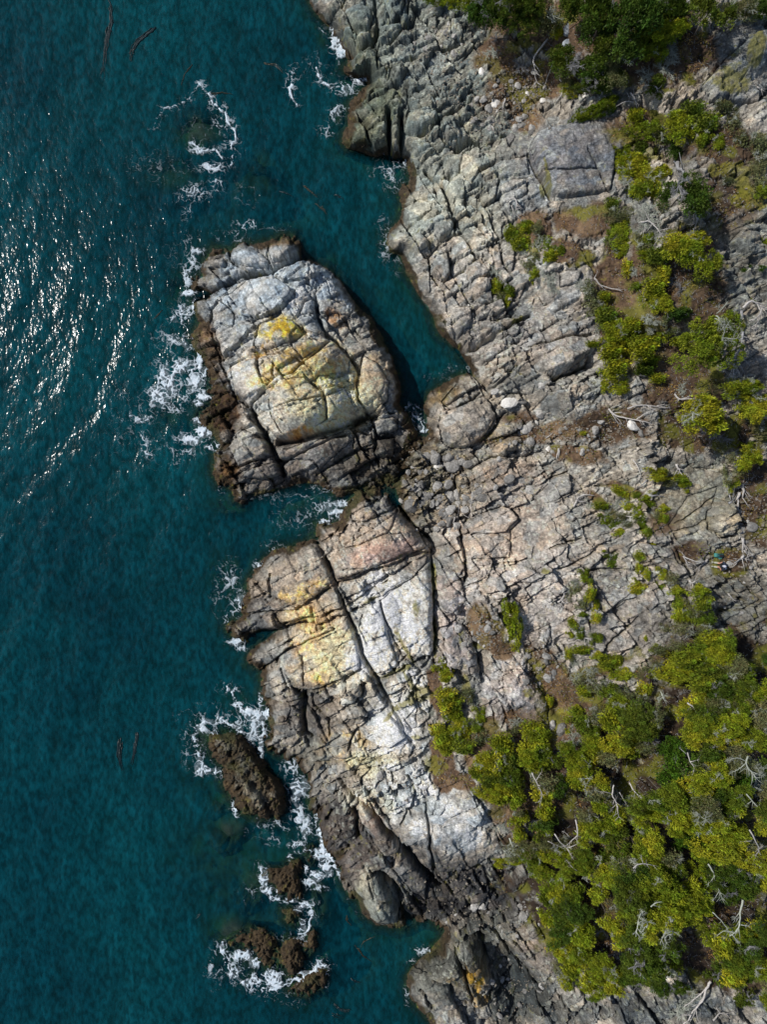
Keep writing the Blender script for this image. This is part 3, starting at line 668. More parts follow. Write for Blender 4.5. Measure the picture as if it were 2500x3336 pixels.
# a second, coarser set crossing the first
eZ, iZ, jZ, duz, dvz, q1, q2, q3, q4 = joint_level(56, 74, 150, 12, 8)
z += sl_*wA*(.50*up(q1)+np.clip(duz, -50, 50)*(.011*up(q2)-.006)+np.clip(dvz, -80, 80)*.006*up(q3))
toneA = np.where(mid > 0, .5+mtone, .6*r4+.4*q4)
crackA = np.exp(-(eA/2.1)**2)*pres*(.3+.7*vnoise(X, Y, 50, 5))
crackZ = np.exp(-(eZ/2.6)**2)*(.3+.7*vnoise(X, Y, 90, 8))
z -= (.20*crackA+.24*crackZ)*rough*sl_
# level B : blocks of about 0.7 m, as cells cut by short cross joints
uB, vB = rot(xw+8*(fbm(X, Y, 20, 3, 4)-.5)*2, (yw+8*(fbm(X, Y, 20, 3, 6)-.5)*2), -27)
eB, iB, jB, cu, cv = voro(uB*.66, vB, 25, 3)
b1 = hash2(iB, jB, 31); b2 = hash2(iB, jB, 32); b3 = hash2(iB, jB, 33); b4 = hash2(iB, jB, 34)
pB = np.clip(.15+.9*(fbm(X, Y, 110, 3, 12)-.42)*4, .04, 1.1)*rough+rub*.8
z += pB*(.14*up(b1)+.022*(uB*.66-cu)*up(b2)+.024*(vB-cv)*up(b3))
z += pB*.03*np.clip(eB/4, 0, 1)-pB*.10*np.exp(-(eB/1.6)**2)
# level C : rubble and small fractures
eC, iC, jC, cu2, cv2 = voro(X+5*(WN-.5), Y+5*(fbm(X, Y, 18, 2, 8)-.5), 11, 5)
c1 = hash2(iC, jC, 41); c2 = hash2(iC, jC, 42)
pC = np.clip((fbm(X, Y, 110, 3, 16)-.5)*3, 0, .5)*rough+rub
c3 = hash2(iC, jC, 43); c4 = hash2(iC, jC, 44)
z += pC*(.07*up(c1)+.11*np.sqrt(np.clip(eC/4.5, 0, 1))*rub)+(.08+.92*rough)*(1-.7*soil)*(.022*(X+5*(WN-.5)-cu2)*up(c3)+.022*(Y-cv2)*up(c4)*.8)*np.clip(fbm(X, Y, 60, 2, 4)*2-.5, .15, 1)
eD, iD, jD, dxd, dyd = voro(uB*.5, vB, 15, 7)
z += (.05+.95*rough)*(1-.8*soil)*(.05*up(hash2(iD, jD, 51))+.016*(vB-dyd)*up(hash2(iD, jD, 52)))*np.clip(fbm(X, Y, 90, 3, 9)*3-1., .1, 1)
z += (.12+.88*rough)*.34*(fbm(X, Y, 38, 5, 18, .62)-.5)+.09*(1-.6*soil)*(fbm(X, Y, 9, 3, 2, .6)-.5)
# rounded whalebacks
for (x, y, rx, ry, r_, h) in DOMES:
    if h == 0: continue
    q = ell(X, Y, x, y, rx*1.1, ry*1.1, r_)
    z += .62*h*np.clip(1-q, 0, 1)**.8*sl_
# gullies and the traced cracks
def carve(pts, w, d, soft):
    xs = [p[0] for p in pts]; ys = [p[1] for p in pts]; m = w*3+6
    j0, j1 = np.searchsorted(AY, [min(ys)-m, max(ys)+m]); i0, i1 = np.searchsorted(AX, [min(xs)-m, max(xs)+m])
    if j1 <= j0 or i1 <= i0: return None
    sl = (slice(j0, j1), slice(i0, i1))
    dd = seg_dist(X[sl]+jx[sl], Y[sl]+jy[sl], pts)
    return sl, np.exp(-(dd/w)**soft)
for pts, w, d in GUL:
    r = carve(pts, w, d, 2)
    if r: z[r[0]] -= d*r[1]
trace = np.zeros_like(X)
for pts, w in CRK:
    r = carve(pts, w*1.0, 1, 4)
    if r: trace[r[0]] = np.maximum(trace[r[0]], r[1]*min(1, w/4.5))
    r = carve(pts, w*4, 1, 2)
    if r: z[r[0]] -= .07*r[1]
z -= trace*(.50-.3*soil)*np.clip(sd/20, .3, 1)
z += soil*.03*(fbm(X, Y, 7, 2, 3)-.5)
z += np.where(ID >= 2, .95*(fbm(X, Y, 16, 4, 9, .7)-.5)-.12-.25*np.exp(-((fbm(X, Y, 50, 3, 19)-.5)/.03)**2), 0)+np.clip(1-sd/40, 0, 1)*.28*(fbm(X, Y, 11, 3, 13, .6)-.5)
z = np.where(sdn < 0, hm+.25*(z-hm), z)
# reefs under water
zr = np.full_like(z, -9)
for (x, y, rx, ry, t) in REEFS:
    q = ell(X, Y, x, y, rx, ry)+.9*(WN-.5)*2
    zr = np.maximum(zr, t-1.2*np.clip(q, 0, 3)+.35*(fbm(X, Y, 30, 4, 6)-.5)*2-.06)
z = np.where(sdn < 4, np.maximum(z, np.minimum(zr, -.06)), z)
Z = z.astype(f32)

# ------------------------------------------------------------------ colour of the rock itself
col = np.empty(X.shape+(3,), f32); col[:] = np.array(lin((134, 132, 127)), f32)
cw = WN-.5
for (x, y, rx, ry, r_, c, s) in ZONES:
    q = ell(X, Y, x, y, rx, ry, r_)+cw*2.4
    a = (s*np.clip(1.25-q*.9, 0, 1))[..., None]
    if c[0]-c[2] > 60: a = np.clip(a*1.25, 0, 1)*np.clip((fbm(X, Y, 24, 6, 15, .72)-.42)*7+.25*up(b3)*np.clip(pB*2, 0, 1), .2, 1)[..., None]; c = (c[0]+2, c[1]-4, c[2]+6)
    col += a*(np.array(lin(c), f32)-col)
bt = (1+.30*up(toneA)*.8)*(1+.16*up(b4)*np.clip(pB+.3, 0, 1))*(1+.22*up(c2)*np.clip(pC, 0, 1))
n1 = fbm(X, Y, 70, 4, 19); n2 = fbm(X, Y, 14, 4, 21, .65); n3 = fbm(X, Y, 6, 2, 23)
bt = bt*(1+1.1*(n1-.5))*(1+1.6*(n2-.5))*(1+1.0*(n3-.5))*1.13
tint = np.stack([1.03+.09*up(b2)+.14*(n1-.5), 1+0*n1, .955-.08*up(b2)-.13*(n1-.5)], -1)
col *= bt[..., None]*tint
# pale crustose lichen
lich = np.clip((fbm(X, Y, 11, 3, 13, .7)-.60)*9, 0, 1)*np.clip((Z-1.6)*.7, 0, 1)*np.clip((fbm(X, Y, 120, 2, 10)-.35)*3, .1, 1)
col += (lich*.5)[..., None]*(np.array(lin((196, 200, 186)), f32)-col)
# tide marks: black band, brown weed below it
wet = np.clip((1.7+1.6*(n1-.5)*2-Z)/.8, 0, 1)*.50
inner = np.clip((sd-120)/60, 0, 1); wet *= (1-inner)
col *= (1-wet)[..., None]
weed = np.clip((.50+.9*(fbm(X, Y, 36, 4, 17)-.5)*2-Z+np.where(ID >= 2, 1.0, 0)+.6*np.clip(low, 0, 1))/.25, 0, 1)*np.clip((70-sd)/30, 0, 1)
weed = np.maximum(weed, np.clip((17+48*(fbm(X, Y, 55, 4, 17)-.5)*2-sd)/8, 0, 1))
weed = np.maximum(weed*(Z > -.6), np.where(ID >= 2, np.clip((fbm(X, Y, 26, 4, 22)-.38)*4, .1, .9), 0))
wc = np.array(lin((66, 54, 38)), f32)[None, None]*(.45+1.5*vnoise(X, Y, 7, 4)*fbm(X, Y, 14, 2, 2))[..., None]
wc = wc+np.array([.0, .012, 0], f32)*np.clip((fbm(X, Y, 50, 2, 12)-.55)*6, 0, 1)[..., None]
col = np.where((ID >= 2)[..., None], col*.72*np.array([1, .98, .86], f32), col)
col += (np.clip(weed, 0, 1)*.93)[..., None]*(wc-col)
deep = np.clip(-(Z+.1)/.5, 0, 1)
col += (deep*.85)[..., None]*(np.array([.022, .03, .014], f32)*(.3+1.6*n2[..., None])-col)
# soil, litter and moss
sc = np.array(lin((84, 68, 54)), f32)*(.35+1.3*n2[..., None])*(.6+.9*vnoise(X, Y, 5, 9)[..., None])
sc2 = np.array(lin((118, 98, 76)), f32)*(.5+1.0*n2[..., None])
sc = sc+(np.clip((fbm(X, Y, 60, 3, 6)-.52)*6, 0, 1)*.7)[..., None]*(sc2-sc)
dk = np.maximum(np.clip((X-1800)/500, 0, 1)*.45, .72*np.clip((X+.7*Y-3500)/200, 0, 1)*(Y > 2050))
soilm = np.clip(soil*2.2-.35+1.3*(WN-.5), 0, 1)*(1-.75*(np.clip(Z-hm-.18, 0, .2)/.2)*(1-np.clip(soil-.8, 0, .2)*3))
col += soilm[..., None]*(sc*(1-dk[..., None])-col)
grassy = np.clip((vnoise(X, Y, 48, 13)-.58)*6, 0, 1)*soilm*np.clip((X-1500)/200, 0, 1)
col += (grassy*.7)[..., None]*(np.array(lin((96, 98, 34)), f32)*(.5+n2[..., None])-col)
mossm = np.clip(moss*1.7+3.4*(n2-.5)-.5+.5*trace, 0, 1)
col += .8*mossm[..., None]*(np.array(lin((106, 102, 38)), f32)*(.35+1.1*n2[..., None])-col)
# moss and litter gathered in inland joints
ji = np.clip(trace+.6*crackA*rough, 0, 1)*np.clip((X-1450)/300, 0, 1)*np.clip((Z-3)*.5, 0, 1)*(n1 > .45)
col += (ji*.5)[..., None]*(np.array(lin((96, 84, 46)), f32)-col)
col = np.clip(col, .004, .60)
Z += moss*.06

# ------------------------------------------------------------------ blocks: parts of the bedrock bounded by cracks
crack = (((eA < 2.2) & (pres > .05)) | (eZ < 2.4)) & (mid == 0) | (trace > .45) | (medge > .5)
land = (Z > -1.5) & ((sd > -30) | (Z > -1.25))
free = land & ~crack & (Z > .15) & (soilm < .5) & (mossm < .5)
infr = (X > -20) & (X < 2520) & (Y > -20) & (Y < 3356)
free &= infr
ny, nx = X.shape
lab = np.where(free, np.arange(ny*nx).reshape(ny, nx), 2**30).astype(np.int64)
flat = lab.ravel()
hl = free[:, :-1] & free[:, 1:] & (ID[:, :-1] == ID[:, 1:]); vl = free[:-1] & free[1:] & (ID[:-1] == ID[1:])
idx = np.arange(ny*nx).reshape(ny, nx)
ea = np.concatenate([idx[:, :-1][hl], idx[:-1][vl]]); eb = np.concatenate([idx[:, 1:][hl], idx[1:][vl]])
par = np.arange(ny*nx)
for it in range(60):
    ra, rb = par[ea], par[eb]
    m = ra != rb
    if not m.any(): break
    hi_ = np.maximum(ra[m], rb[m]); lo_ = np.minimum(ra[m], rb[m])
    np.minimum.at(par, hi_, lo_)
    while True:
        p2 = par[par]
        if (p2 == par).all(): break
        par = p2
labv = np.where(free.ravel(), par, -1)
# give every face the label of its corners
fc = (slice(0, -1), slice(0, -1))
L2 = labv.reshape(ny, nx)
fl = L2[:-1, :-1]
same = (L2[:-1, 1:] == fl) & (L2[1:, :-1] == fl) & (L2[1:, 1:] == fl)
fl = np.where(same, fl, -1)
facel = land[:-1, :-1] & land[1:, :-1] & land[:-1, 1:] & land[1:, 1:]
fid = ID[:-1, :-1]
fmoss = (mossm[:-1, :-1] > .55) & (fid == 0)
fsoil = (soilm[:-1, :-1] > .6) & (fid == 0) & ~fmoss
Xw = (X-1250)/PM*(H-hm)/H; Yw = (1668-Y)/PM*(H-hm)/H
VCO = np.stack([Xw, Yw, Z], -1).reshape(-1, 3).astype(f32)
VCOL = np.concatenate([col.reshape(-1, 3), np.ones((ny*nx, 1), f32)], 1).astype(f32)

# ------------------------------------------------------------------ placing things by where the photograph shows them
def hmac(px, py): return float(bil(AX, AY, HMACRO, np.array([px], f32), np.array([py], f32))[0])
def zsurf(px, py): return float(bil(AX, AY, Z, np.array([px], f32), np.array([py], f32))[0])
def at(px, py, up=0.0):
    """world point seen at photograph pixel (px, py), up metres above the ground there"""
    g = zsurf(px, py)
    k = (H-hmac(px, py)-up)/H
    return Vector(((px-1250)/PM*k, (1668-py)/PM*k, g+up))

# ------------------------------------------------------------------ materials
def mat(name, rough=.85, spec=.3):
    m = bpy.data.materials.new(name); m.use_nodes = True
    nt = m.node_tree; b = nt.nodes['Principled BSDF']
    b.inputs['Roughness'].default_value = rough; b.inputs['Specular IOR Level'].default_value = spec
    return m, nt, b
def nd(nt, t, **kw):
    n = nt.nodes.new(t)
    for k, v in kw.items():
        if k in n.inputs.keys(): n.inputs[k].default_value = v
        else: setattr(n, k, v)
    return n
def noise(nt, scale, detail=4, rough=.55, coord='Object', vec=None):
    n = nd(nt, 'ShaderNodeTexNoise', Scale=scale, Detail=detail, Roughness=rough)
    if vec is None:
        g = nd(nt, 'ShaderNodeNewGeometry'); vec = g.outputs['Position']
    nt.links.new(vec, n.inputs['Vector'])
    return n.outputs['Fac']
def ramp(nt, fac, stops):
    r = nd(nt, 'ShaderNodeValToRGB'); e = r.color_ramp.elements
    while len(e) < len(stops): e.new(.5)
    for el, (p, c) in zip(e, stops): el.position = p; el.color = (*c, 1) if len(c) == 3 else c
    nt.links.new(fac, r.inputs['Fac']); return r.outputs['Color']
def mix(nt, a, b, fac, mode='MIX'):
    m = nt.nodes.new('ShaderNodeMix'); m.data_type = 'RGBA'; m.blend_type = mode
    for s, v in ((m.inputs[0], fac), (m.inputs[6], a), (m.inputs[7], b)):
        if isinstance(v, (int, float)): s.default_value = v
        elif isinstance(v, tuple): s.default_value = (*v, 1)
        else: nt.links.new(v, s)
    return m.outputs[2]
def bump(nt, b, h, dist=.03, strength=.6):
    n = nd(nt, 'ShaderNodeBump', Distance=dist, Strength=strength)
    nt.links.new(h, n.inputs['Height']); nt.links.new(n.outputs[0], b.inputs['Normal'])
G = lambda v: (v, v, v)
def m_ground(name, dist):
    m, nt, b = mat(name, .88, .25)
    a = nd(nt, 'ShaderNodeAttribute', attribute_name='Col')
    f = noise(nt, 9, 6, .7); g = ramp(nt, f, [(.3, G(.45)), (.5, G(1.0)), (.72, G(1.5))])
    c = mix(nt, a.outputs['Color'], g, .65, 'MULTIPLY')
    s = noise(nt, 30, 3, .6); c = mix(nt, c, ramp(nt, s, [(.35, G(.55)), (.6, G(1.3))]), .5, 'MULTIPLY')
    h = f
    if name.startswith('frac'):
        geo = nd(nt, 'ShaderNodeNewGeometry')
        wn_ = nd(nt, 'ShaderNodeTexNoise', Scale=1.6, Detail=3); nt.links.new(geo.outputs['Position'], wn_.inputs['Vector'])
        vm = nd(nt, 'ShaderNodeVectorMath', operation='SCALE'); vm.inputs['Scale'].default_value = .5; nt.links.new(wn_.outputs['Color'], vm.inputs[0])
        va = nd(nt, 'ShaderNodeVectorMath', operation='ADD'); nt.links.new(geo.outputs['Position'], va.inputs[0]); nt.links.new(vm.outputs[0], va.inputs[1])
        mp_ = nd(nt, 'ShaderNodeMapping'); mp_.inputs['Rotation'].default_value = (0, 0, math.radians(-25)); mp_.inputs['Scale'].default_value = (.7, 1.25, .6); nt.links.new(va.outputs[0], mp_.inputs['Vector'])
        prev = None
        for sc_, w_ in ((1.5, .035), (3.9, .06)):
            vt = nd(nt, 'ShaderNodeTexVoronoi', feature='DISTANCE_TO_EDGE', Scale=sc_); nt.links.new(mp_.outputs[0], vt.inputs['Vector'])
            l_ = ramp(nt, vt.outputs['Distance'], [(0, G(0)), (w_, G(1))])
            prev = l_ if prev is None else mix(nt, prev, l_, 1.0, 'MULTIPLY')
        h = mix(nt, ramp(nt, f, [(0, G(0)), (1, G(1))]), prev, .5, 'MULTIPLY')
        c = mix(nt, c, ramp(nt, prev, [(0, G(.55)), (1, G(1.04))]), .7, 'MULTIPLY')
    nt.links.new(c, b.inputs['Base Color'])
    bump(nt, b, h, dist, .9)
    return m
M_ROCK = m_ground('fractured coastal rock', .09)
M_SOIL = m_ground('soil and litter', .06)
M_MOSS = m_ground('moss', .07)
def simple(name, c0, c1, scale=6, rough=.85, dist=.02, objrand=0, spec=.3):
    m, nt, b = mat(name, rough, spec)
    f = noise(nt, scale, 5, .6)
    c = ramp(nt, f, [(.3, c0), (.7, c1)])
    if objrand:
        oi = nd(nt, 'ShaderNodeObjectInfo')
        c = mix(nt, c, ramp(nt, oi.outputs['Random'], [(0, G(1-objrand)), (1, G(1+objrand))]), 1.0, 'MULTIPLY')
    nt.links.new(c, b.inputs['Base Color']); bump(nt, b, f, dist, .6)
    return m
M_STONE = simple('loose grey stone', (.11, .105, .095), (.33, .32, .30), 7, objrand=.45, dist=.04)
M_STONE2 = simple('tan gravel', (.11, .09, .065), (.38, .34, .28), 9, objrand=.3)
M_WHITE = simple('pale boulder stone', (.42, .40, .36), (.72, .70, .66), 6, dist=.05)
M_BLUEROCK = simple('blue grey boulder stone', (.16, .18, .20), (.34, .37, .40), 3)
M_DRIFT = simple('bleached driftwood', (.24, .225, .21), (.50, .475, .45), 10, objrand=.2)
M_DRIFTD = simple('grey dead wood', (.10, .10, .10), (.30, .30, .31), 8, objrand=.2)
M_BARK = simple('bark', (.05, .04, .03), (.14, .12, .10), 8)
M_TWIG = simple('lichen covered twigs', (.20, .22, .18), (.40, .42, .36), 12, objrand=.25)
M_KELP = simple('kelp', (.001, .012, .016), (.004, .016, .017), 6, .4, spec=.5)
M_KELPT = simple('tan kelp', (.010, .018, .014), (.045, .036, .02), 6, .4)
M_FOAM, nt, b = mat('foam', .6, .3)
b.inputs['Base Color'].default_value = (.80, .84, .86, 1)
nt.links.new(ramp(nt, noise(nt, 5, 4, .7), [(.3, (.30, .40, .46)), (.68, (.68, .73, .78))]), b.inputs['Base Color'])
fa_ = nd(nt, 'ShaderNodeAttribute', attribute_name='Col'); ft = nd(nt, 'ShaderNodeBsdfTransparent'); fmx = nd(nt, 'ShaderNodeMixShader')
nt.links.new(fa_.outputs['Color'], fmx.inputs[0]); nt.links.new(ft.outputs[0], fmx.inputs[1]); nt.links.new(b.outputs[0], fmx.inputs[2]); nt.links.new(fmx.outputs[0], nt.nodes['Material Output'].inputs['Surface'])
def leafmat(name, c0, c1, c2):
    m, nt, b = mat(name, .65, .2)
    a = nd(nt, 'ShaderNodeAttribute', attribute_name='Col')
    oi = nd(nt, 'ShaderNodeObjectInfo')
    base = ramp(nt, oi.outputs['Random'], [(0, c0), (.5, c1), (1, c2)])
    c = mix(nt, base, a.outputs['Color'], 1.0, 'MULTIPLY')
    nt.links.new(c, b.inputs['Base Color'])
    tr = nd(nt, 'ShaderNodeBsdfTranslucent'); ms = nd(nt, 'ShaderNodeMixShader', Fac=.28)
    nt.links.new(c, tr.inputs['Color'])
    out = nt.nodes['Material Output']
    nt.links.new(b.outputs[0], ms.inputs[1]); nt.links.new(tr.outputs[0], ms.inputs[2]); nt.links.new(ms.outputs[0], out.inputs['Surface'])
    return m
M_LEAF = leafmat('olive conifer foliage', (.12, .18, .018), (.24, .30, .018), (.36, .38, .028))
M_LEAFD = leafmat('dark conifer foliage', (.05, .10, .014), (.075, .125, .014), (.10, .14, .016))
M_LEAFG = leafmat('fresh green foliage', (.05, .12, .008), (.06, .13, .01), (.07, .14, .012))
M_LEAFL = leafmat('lichen grey foliage', (.13, .145, .06), (.17, .19, .09), (.20, .21, .10))

# ------------------------------------------------------------------ mesh makers
def tag(o, label=None, cat=None, group=None, kind=None):
    if label: o['label'] = label
    if cat: o['category'] = cat
    if group: o['group'] = group
    if kind: o['kind'] = kind
    return o
def mesh_np(name, v, f, mt=None, parent=None, colv=None, smooth=True, link=True):
    """f: (n,3) or (n,4) int array"""
    me = bpy.data.meshes.new(name)
    v = np.ascontiguousarray(v, f32); f = np.ascontiguousarray(f, np.int32)
    k = f.shape[1]; n = len(f)
    me.vertices.add(len(v)); me.vertices.foreach_set('co', v.ravel())
    me.loops.add(n*k); me.loops.foreach_set('vertex_index', f.ravel())
    me.polygons.add(n); me.polygons.foreach_set('loop_start', np.arange(0, n*k, k, dtype=np.int32))
    me.polygons.foreach_set('loop_total', np.full(n, k, np.int32))
    me.polygons.foreach_set('use_smooth', np.full(n, smooth))
    if colv is not None:
        a = me.color_attributes.new('Col', 'FLOAT_COLOR', 'POINT'); a.data.foreach_set('color', np.ascontiguousarray(colv, f32).ravel())
    me.update(calc_edges=True)
    if mt: me.materials.append(mt)
    if not link: return me
    o = bpy.data.objects.new(name, me); COL.objects.link(o)
    if parent: o.parent = parent
    return o
def empty(name, loc=(0, 0, 0), rz=0):
    o = bpy.data.objects.new(name, None); COL.objects.link(o); o.location = loc; o.rotation_euler.z = rz; o.empty_display_size = .2
    return o
QUAD = np.stack([idx[:-1, :-1], idx[1:, :-1], idx[1:, 1:], idx[:-1, 1:]], -1)
def grid_obj(name, fm, mt, parent=None):
    q = QUAD[fm]
    if len(q) == 0: return None
    u, inv = np.unique(q, return_inverse=True)
    return mesh_np(name, VCO[u], inv.reshape(-1, 4), mt, parent, VCOL[u])
def split_land(k, most, parent, base_name, block_name):
    sel = facel & (fid == k)
    l = np.where(sel, fl, -1)
    if k == 0: l = np.where(fmoss | fsoil, -1, l)
    ids, cnt = np.unique(l[l >= 0], return_counts=True)
    ok = ids[(cnt > 90)]; okc = cnt[cnt > 90]
    ok = ok[np.argsort(-okc)][:most]
    isb = np.isin(l, ok)
    rest = sel & ~isb
    if k == 0: rest &= ~(fmoss | fsoil)
    grid_obj(base_name, rest, M_ROCK, parent)
    fr = l[isb]; qs = QUAD[isb]
    o_ = np.argsort(fr, kind='stable'); fr = fr[o_]; qs = qs[o_]
    cuts = np.flatnonzero(np.diff(fr))+1
    for q in np.split(qs, cuts):
        u, inv = np.unique(q, return_inverse=True)
        mesh_np(block_name, VCO[u], inv.reshape(-1, 4), M_ROCK, parent, VCOL[u])
    print(base_name, 'blocks', len(ok))
head = empty('headland'); tag(head, 'grey and cream fractured rock headland filling the right half beside the sea', kind='structure')
split_land(0, 300, head, 'bedrock', 'rock_block')
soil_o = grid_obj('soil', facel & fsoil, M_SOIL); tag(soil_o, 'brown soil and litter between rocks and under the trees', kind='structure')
moss_o = grid_obj('moss', facel & fmoss, M_MOSS); tag(moss_o, 'olive moss lining joints and hollows of the pale rock', kind='stuff')
isl = empty('rocky_islet'); tag(isl, 'large domed rocky islet with yellow lichen patch, surrounded by surf on the left', 'islet')
split_land(1, 240, isl, 'bedrock', 'rock_block')
for k, s in enumerate(SEA):
    o = grid_obj('sea_rock', facel & (fid == k+2), M_ROCK)
    if o: tag(o, s[2], 'rock', 'weed covered rocks standing in the sea')

# ------------------------------------------------------------------ seabed, water, foam
def wave(x, y):
    n = 0
    for (l, d, a, p) in ((5.2, 20, .045, 0), (3.1, 34, .03, 1.3), (1.9, 8, .02, 2.1), (1.25, 50, .012, .4)):
        t = math.radians(d)
        n = n+a*np.sin((x*math.cos(t)-y*math.sin(t))*2*math.pi/l+p+3.0*(vnoise(x+50, y+50, 9, int(l*3))-.5)*2)
    return n*.75*(.5+vnoise(x, y, 14, 7))
SX = np.concatenate([[-12000, -6000, -3000, -1600, -900], np.arange(-400, 2900, 8), [3300, 3900]]).astype(f32)
SY = np.concatenate([[-12000, -6000, -3000, -1600, -900], np.arange(-300, 3640, 8), [4200, 5500, 8000, 15000]]).astype(f32)
sX, sY = np.meshgrid(SX, SY)
cs = bil(CX, CY, cS, np.clip(sX, -400, 4290), np.clip(sY, -1400, 4790))
zb = np.where(sX < AX[1], -9., np.where(land.any(), bil(AX, AY, np.where(land, Z, -3.), sX, sY), 0))
base = np.clip(cs*.022, -7, 0)-1.0+1.2*(fbm(sX, sY, 160, 4, 3)-.5)
gr_ = np.full_like(base, -9.)
for (x, y, rx, ry, t) in REEFS: gr_ = np.maximum(gr_, t-1.1*np.clip(ell(sX, sY, x, y, rx, ry)+1.2*(fbm(sX, sY, 45, 4, 11)-.5), 0, 3))
base = np.maximum(base, gr_)
base_s = np.where(cs > 10, -1.6, np.minimum(base, -.25))
sx = (sX-1250)/PM; sy = (1668-sY)/PM
def gridq(ny, nx, m=None):
    i = np.arange(ny*nx).reshape(ny, nx)
    q = np.stack([i[:-1, :-1], i[1:, :-1], i[1:, 1:], i[:-1, 1:]], -1)
    return q.reshape(-1, 4) if m is None else q[m]
scol = np.array([.026, .045, .020], f32)*(.2+2.0*fbm(sX, sY, 24, 4, 8, .6))[..., None]
g_ = np.clip((fbm(sX, sY, 70, 3, 2)-.48)*5, 0, 1)[..., None]
scol = scol+g_*(np.array([.012, .06, .012], f32)-scol)*.6
rr_ = np.clip((base+.7)*2, 0, 1)[..., None]
scol = scol+rr_*(np.array([.075, .045, .032], f32)*(.3+1.4*fbm(sX, sY, 14, 3, 5)[..., None])-scol)
seab = mesh_np('seabed', np.stack([sx, sy, base_s-.02], -1).reshape(-1, 3), gridq(*sX.shape), M_SOIL, None, np.concatenate([scol.reshape(-1, 3), np.ones((scol.size//3, 1))], 1))
tag(seab, 'dark weedy rock bottom showing through the shallow water', kind='structure')
wz = wave(sx, sy)*np.clip(-cs/120, .25, 1)
zr2 = np.maximum(base_s, np.where((sX > AX[0]) & (sX < AX[-1]), bil(AX, AY, np.maximum(Z, -3), sX, sY), -9))
depth = np.clip(.05-zr2, .0, 8)
alpha = 1-np.exp(-depth*.42)
water_mask = (cs < 70)
keep = water_mask[:-1, :-1] | water_mask[1:, 1:]
big = (np.diff(sX, axis=1)[:-1] > 50) | (np.diff(sY, axis=0)[:, :-1] > 50)
keep = keep | big
wcolr = np.concatenate([np.repeat(alpha.reshape(-1, 1), 3, 1), np.ones((alpha.size, 1))], 1)
M_WATER, nt, b = mat('sea water', .14, .13)
b.inputs['IOR'].default_value = 1.333
a = nd(nt, 'ShaderNodeAttribute', attribute_name='Col')
geo = nd(nt, 'ShaderNodeNewGeometry')
mp = nd(nt, 'ShaderNodeMapping'); mp.inputs['Rotation'].default_value = (0, 0, math.radians(22)); mp.inputs['Scale'].default_value = (1.0, .42, 1)
nt.links.new(geo.outputs['Position'], mp.inputs['Vector'])
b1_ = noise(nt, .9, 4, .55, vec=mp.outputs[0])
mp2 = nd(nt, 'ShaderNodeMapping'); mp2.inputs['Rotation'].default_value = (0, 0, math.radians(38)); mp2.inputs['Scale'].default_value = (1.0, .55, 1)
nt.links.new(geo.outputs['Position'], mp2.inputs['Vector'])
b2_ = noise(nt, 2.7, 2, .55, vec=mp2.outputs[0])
bu1 = nd(nt, 'ShaderNodeBump', Distance=.10, Strength=1.0); nt.links.new(b1_, bu1.inputs['Height'])
bu2 = nd(nt, 'ShaderNodeBump', Distance=.066, Strength=1.0); nt.links.new(b2_, bu2.inputs['Height']); nt.links.new(bu1.outputs[0], bu2.inputs['Normal'])
nt.links.new(bu2.outputs[0], b.inputs['Normal'])
big_n = noise(nt, .06, 3, .5)
tc = ramp(nt, big_n, [(.35, (.0006, .024, .036)), (.65, (.0012, .043, .056))])
ripple_refl_paint = mix(nt, ramp(nt, b1_, [(.3, G(.66)), (.7, G(1.42))]), ramp(nt, b2_, [(.36, G(.50)), (.64, G(1.65))]), .85, 'MULTIPLY')  # light and dark sky-reflection ripples, painted into the water's base colour
nt.links.new(mix(nt, tc, ripple_refl_paint, .8, 'MULTIPLY'), b.inputs['Base Color'])
trn = nd(nt, 'ShaderNodeBsdfTransparent'); trn.inputs[0].default_value = (.55, .85, .85, 1)
ms = nd(nt, 'ShaderNodeMixShader')
gl = nd(nt, 'ShaderNodeBsdfGlossy', Roughness=.14); nt.links.new(bu2.outputs[0], gl.inputs['Normal'])
fr = nd(nt, 'ShaderNodeFresnel', IOR=1.17); nt.links.new(bu2.outputs[0], fr.inputs['Normal'])
ms2 = nd(nt, 'ShaderNodeMixShader'); nt.links.new(fr.outputs[0], ms2.inputs[0]); nt.links.new(trn.outputs[0], ms2.inputs[1]); nt.links.new(gl.outputs[0], ms2.inputs[2])
nt.links.new(a.outputs['Color'], ms.inputs[0]); nt.links.new(ms2.outputs[0], ms.inputs[1]); nt.links.new(b.outputs[0], ms.inputs[2])
nt.links.new(ms.outputs[0], nt.nodes['Material Output'].inputs['Surface'])
wv = np.stack([sx, sy, wz], -1).reshape(-1, 3)
q = gridq(*sX.shape, keep); u, inv = np.unique(q, return_inverse=True)
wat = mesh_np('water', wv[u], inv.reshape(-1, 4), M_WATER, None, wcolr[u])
tag(wat, 'dark teal sea with wind ripples and sun glitter at the left', kind='structure')

